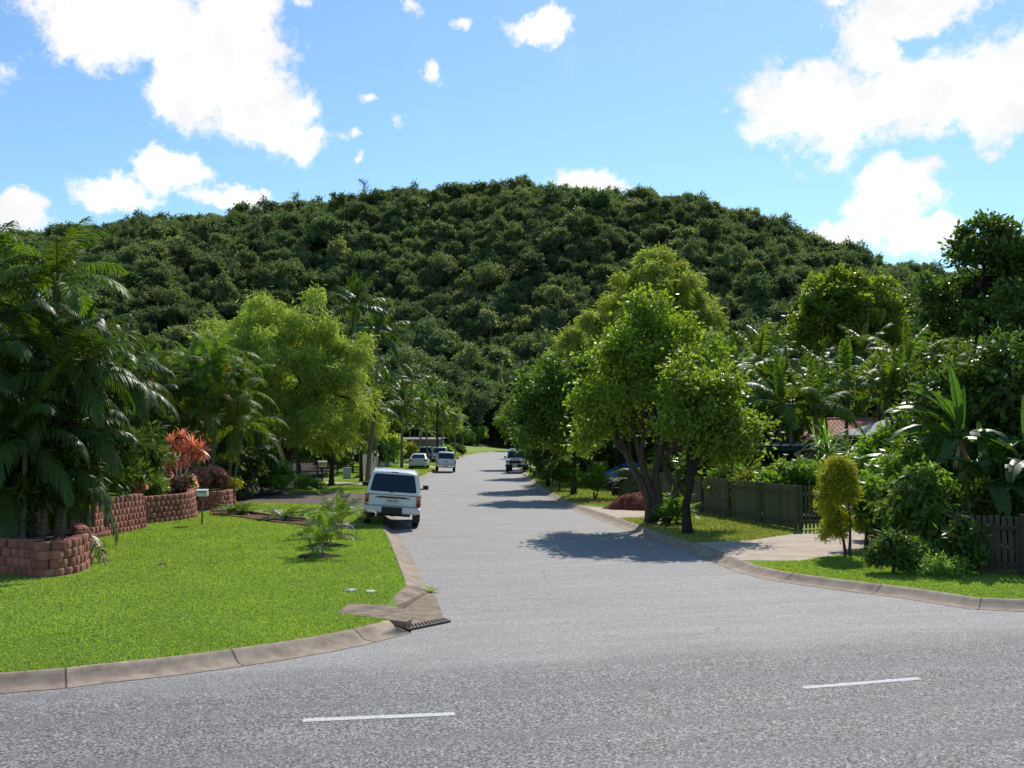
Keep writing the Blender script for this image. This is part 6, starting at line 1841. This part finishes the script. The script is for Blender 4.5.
def house(name, label, loc, rz, wx, wy, h, rise, mroof, mwall, wins=3, hip=1.6):
    root = thing(name, label, 'house', loc, rz)
    MB().box((0, 0, h / 2), (wx, wy, h)).obj('wall', mwall, root)
    o = .55; X_, Y_ = wx / 2 + o, wy / 2 + o
    V = [(-X_, -Y_, h), (X_, -Y_, h), (X_, Y_, h), (-X_, Y_, h), (-X_ + hip, 0, h + rise), (X_ - hip, 0, h + rise)]
    V += [(x, y, z + .08) for x, y, z in V]
    m = MB().add(V, [(6, 7, 11, 10), (7, 8, 11), (8, 9, 10, 11), (9, 6, 10), (0, 1, 7, 6), (1, 2, 8, 7), (2, 3, 9, 8), (3, 0, 6, 9), (0, 3, 2, 1)])
    ro = m.obj('roof', mroof, root)
    m = MB(); n = int(wx / .35)
    for k in range(n):
        x = -X_ + hip + (k + .5) * (2 * X_ - 2 * hip) / n
        m.add([(x - .02, -Y_, h + .082), (x + .02, -Y_, h + .082), (x + .02, 0, h + rise + .082), (x - .02, 0, h + rise + .082), (x, -Y_, h + .12), (x, 0, h + rise + .12)], [(0, 1, 4), (0, 4, 5, 3), (1, 2, 5, 4), (2, 3, 5)])
    m.tube([(-X_ + hip, 0, h + rise + .1), (X_ - hip, 0, h + rise + .1)], .09, 6); m.obj('ridge', mroof, ro)
    m = MB(); m.box((0, -Y_ - .06, h), (2 * X_, .12, .14)); m.obj('gutter', WHITEP, root)
    for k in range(wins):
        x = -wx / 2 + (k + .5) * wx / wins
        f = MB()
        for a, b in (((x, -wy / 2 - .02, 2.05), (1.5, .06, .07)), ((x, -wy / 2 - .02, .95), (1.5, .06, .07)), ((x - .72, -wy / 2 - .02, 1.5), (.06, .06, 1.1)), ((x + .72, -wy / 2 - .02, 1.5), (.06, .06, 1.1)), ((x, -wy / 2 - .02, 1.5), (.05, .06, 1.1))): f.box(a, b)
        fo = f.obj('window', WHITEP, root); MB().box((x, -wy / 2 - .006, 1.5), (1.4, .03, 1.05)).obj('pane', GLASS, fo)
    return root


house('house', 'low house with a faded pink sheet roof among the yard palms', (XD(862, 64), 64.5, LZ), R(-4), 7.5, 7, 2.9, 1.15, PINKR, BRICKW)
house('house', 'house with a pinkish roof half hidden by palms left of the pink roofed one', (XD(778, 68), 70, LZ), R(3), 7, 7, 3.2, 1.3, M('pinkish_grey_roof', (.45, .27, .22), .6, .3, (2, .2)), BRICKW, 3)
house('house', 'white roofed house behind the banana plants, right of the pink roofed house', (XD(917, 56), 57, LZ), R(5), 5, 6, 3.0, .9, WHITER, M('red_brick_wall', (.28, .1, .06), .85, .2, (9, .3)), 2)
carport('carport', 'dark flat carport roof behind the green fence right of the shade trees', (XD(770, 43), 44.5, LZ), R(2), 5.2, 5, 2.5, DKROOF, True, .1, M('dark_shed_wall', (.05, .05, .045), .8, .2, (3, .3)))
for i, (px, d) in enumerate([(738, 66), (741.5, 66)]):
    root = thing('veranda_post', 'white post of the veranda left of the pinkish roof, %s one' % ('left' if i == 0 else 'right'), 'post', W3(px, d))
    MB().box((0, 0, 2.2), (.16, .16, 4.4)).obj('shaft', WHITEP, root); MB().box((0, 0, .1), (.26, .26, .2)).obj('base', CONC, root)
house('house', 'pale house among the trees at the far end of the street', (XD(492, 285), 285, 3.0), R(5), 11, 8, 7.4, 1.6, WHITER, WALLC, 4)

# vehicles on the right
car('white four wheel drive with black bull bar facing the camera on the right kerb', 'car', (XD(517.5, 88), 88, .06), R(-90) - R(6), WHITE, 'offroad')
car('blue car parked behind the straight trunked tree on the right', 'car', W3(627, 58), R(175), BLUEP, 'sedan')

# end of the street
fence('timber_fence', 'dark timber fence under the trees at the far end of the street', [(-10, 268), (2, 266), (12, 262)], LZ + .3, 1.9, GREYFENCE, .14, .02, 'flat', 4, 15)
root = thing('sign_post', 'white marker post beside the dark fence at the far end of the street', 'post', W3(482, 258, 2.0))
MB().box((0, 0, .7), (.5, .15, 1.5)).obj('shaft', WHITEP, root); MB().box((0, 0, 1.5), (.6, .22, .12)).obj('cap', WHITEP, root)

for i, (px, d, h, r, mat, lb) in enumerate([(474, 236, 5.5, 3.2, L_HEDGE, 'pale leafed small tree at the edge of the grass bank at the street end'), (488, 262, 4.0, 3.0, L_MID, 'round bush before the dark fence at the street end'), (503, 258, 5.0, 3.5, L_MID, 'bushy tree over the dark fence at the street end'), (462, 232, 4.5, 3.0, L_HEDGE, 'bright bush on the left of the grass bank'), (515, 240, 5.0, 3.0, L_HEDGE, 'bright bush on the bend at the street end')]):
    broad_tree('broadleaf_tree', lb, 'tree', W3(px, d, LZ + .2), h, (r, r * .8), .5, 3500, .6, .3, mat, BARK, 330 + i, 9, None, .12)

# trees at the foot of the hill
foot = []
rg = np.random.default_rng(99)
zl = [(470, 'left of the street'), (560, 'at the end of the street'), (2000, 'right of the street')]
protos = {}
for i in range(3):
    for j, mat in enumerate((L_DARK, L_MID, L_GREEN, L_PALM)):
        pass
spec = []
for px, d, top, r, k in [(475, 262, 402, 6, 1), (500, 272, 396, 7, 0), (522, 262, 400, 6, 0), (545, 255, 392, 7, 0), (458, 250, 398, 6, 1), (440, 240, 392, 6, 0), (420, 232, 385, 6, 1), (400, 226, 380, 6, 0), (478, 240, 428, 3, 3), (530, 225, 405, 5, 2), (515, 245, 412, 4, 0), (550, 200, 395, 5, 1), (536, 150, 395, 4, 1), (556, 130, 385, 4, 0), (540, 118, 398, 3, 2),
                         (430, 195, 395, 5, 2), (410, 185, 388, 5, 1), (395, 170, 382, 5, 0), (372, 150, 372, 5, 0), (450, 200, 410, 3.5, 3), (350, 130, 360, 5, 0), (380, 200, 372, 6, 1), (575, 150, 378, 5, 0), (600, 125, 370, 5, 0)]:
    spec.append((px, d, top, r, k))
for i in range(36):
    s = -1 if i % 2 else 1
    d = rg.uniform(95, 235); x = (XD(330, d) - rg.uniform(0, 90)) if s < 0 else (XD(600, d) + rg.uniform(0, 100))
    spec.append((512 + 995 * x / d, d, None, rg.uniform(4, 6), int(rg.integers(0, 3))))
mats = (L_DARK, L_MID, L_HEDGE, L_LIME)
names = ('dark', 'mid green', 'bright green', 'pale lime')
cells = {}
for i, (px, d, top, r, k) in enumerate(spec):
    h = H(top, d) if top else rg.uniform(8, 13)
    v = i % 3
    if (k, v) not in protos:
        P, Rr = lobes_of((0, 0, 6.2), (4.4, 4.2, 3.6), 13, rg, .64, .4)
        P2, R2 = sublobes(P, Rr, rg, 7)
        V, F, T = crown_arrays(P2, R2, 6500, .5, .25, rg, .2, 7, .3)
        tm = trunk_mesh('trunk', BARK_D, [[(0, 0, -.3), (.1, 0, 2.5), (0, .1, 5)]], P[:8], rg, .22)
        protos[(k, v)] = (mesh_np('crown', V, F, mats[k], T), tm)
    x = XD(px, d); z = max(LZ, float(hill_z(x, d))) if d > 232 else LZ
    side = 'closing the far end of the street' if 465 < px < 530 and d > 200 else 'on the left of the far street' if px < 480 else 'on the right of the far street'
    dist = 'nearer' if d < 130 else 'midway' if d < 190 else 'distant'
    root = thing('broadleaf_tree', '%s %s rounded tree %s, below the hill' % (dist, names[k], side), 'tree', (x, d, z), rg.uniform(0, 6.28), 'trees at the foot of the hill')
    sz = max(.2, (h - (z - LZ)) / 10.3); root.scale = (r / 5, r / 5, sz)
    link('crown', protos[(k, v)][0], root); link('trunk', protos[(k, v)][1], root)

for o in scene.objects:
    if o.get('label') and not (4 <= len(o['label'].split()) <= 16): print('LABEL', len(o['label'].split()), o['label'])
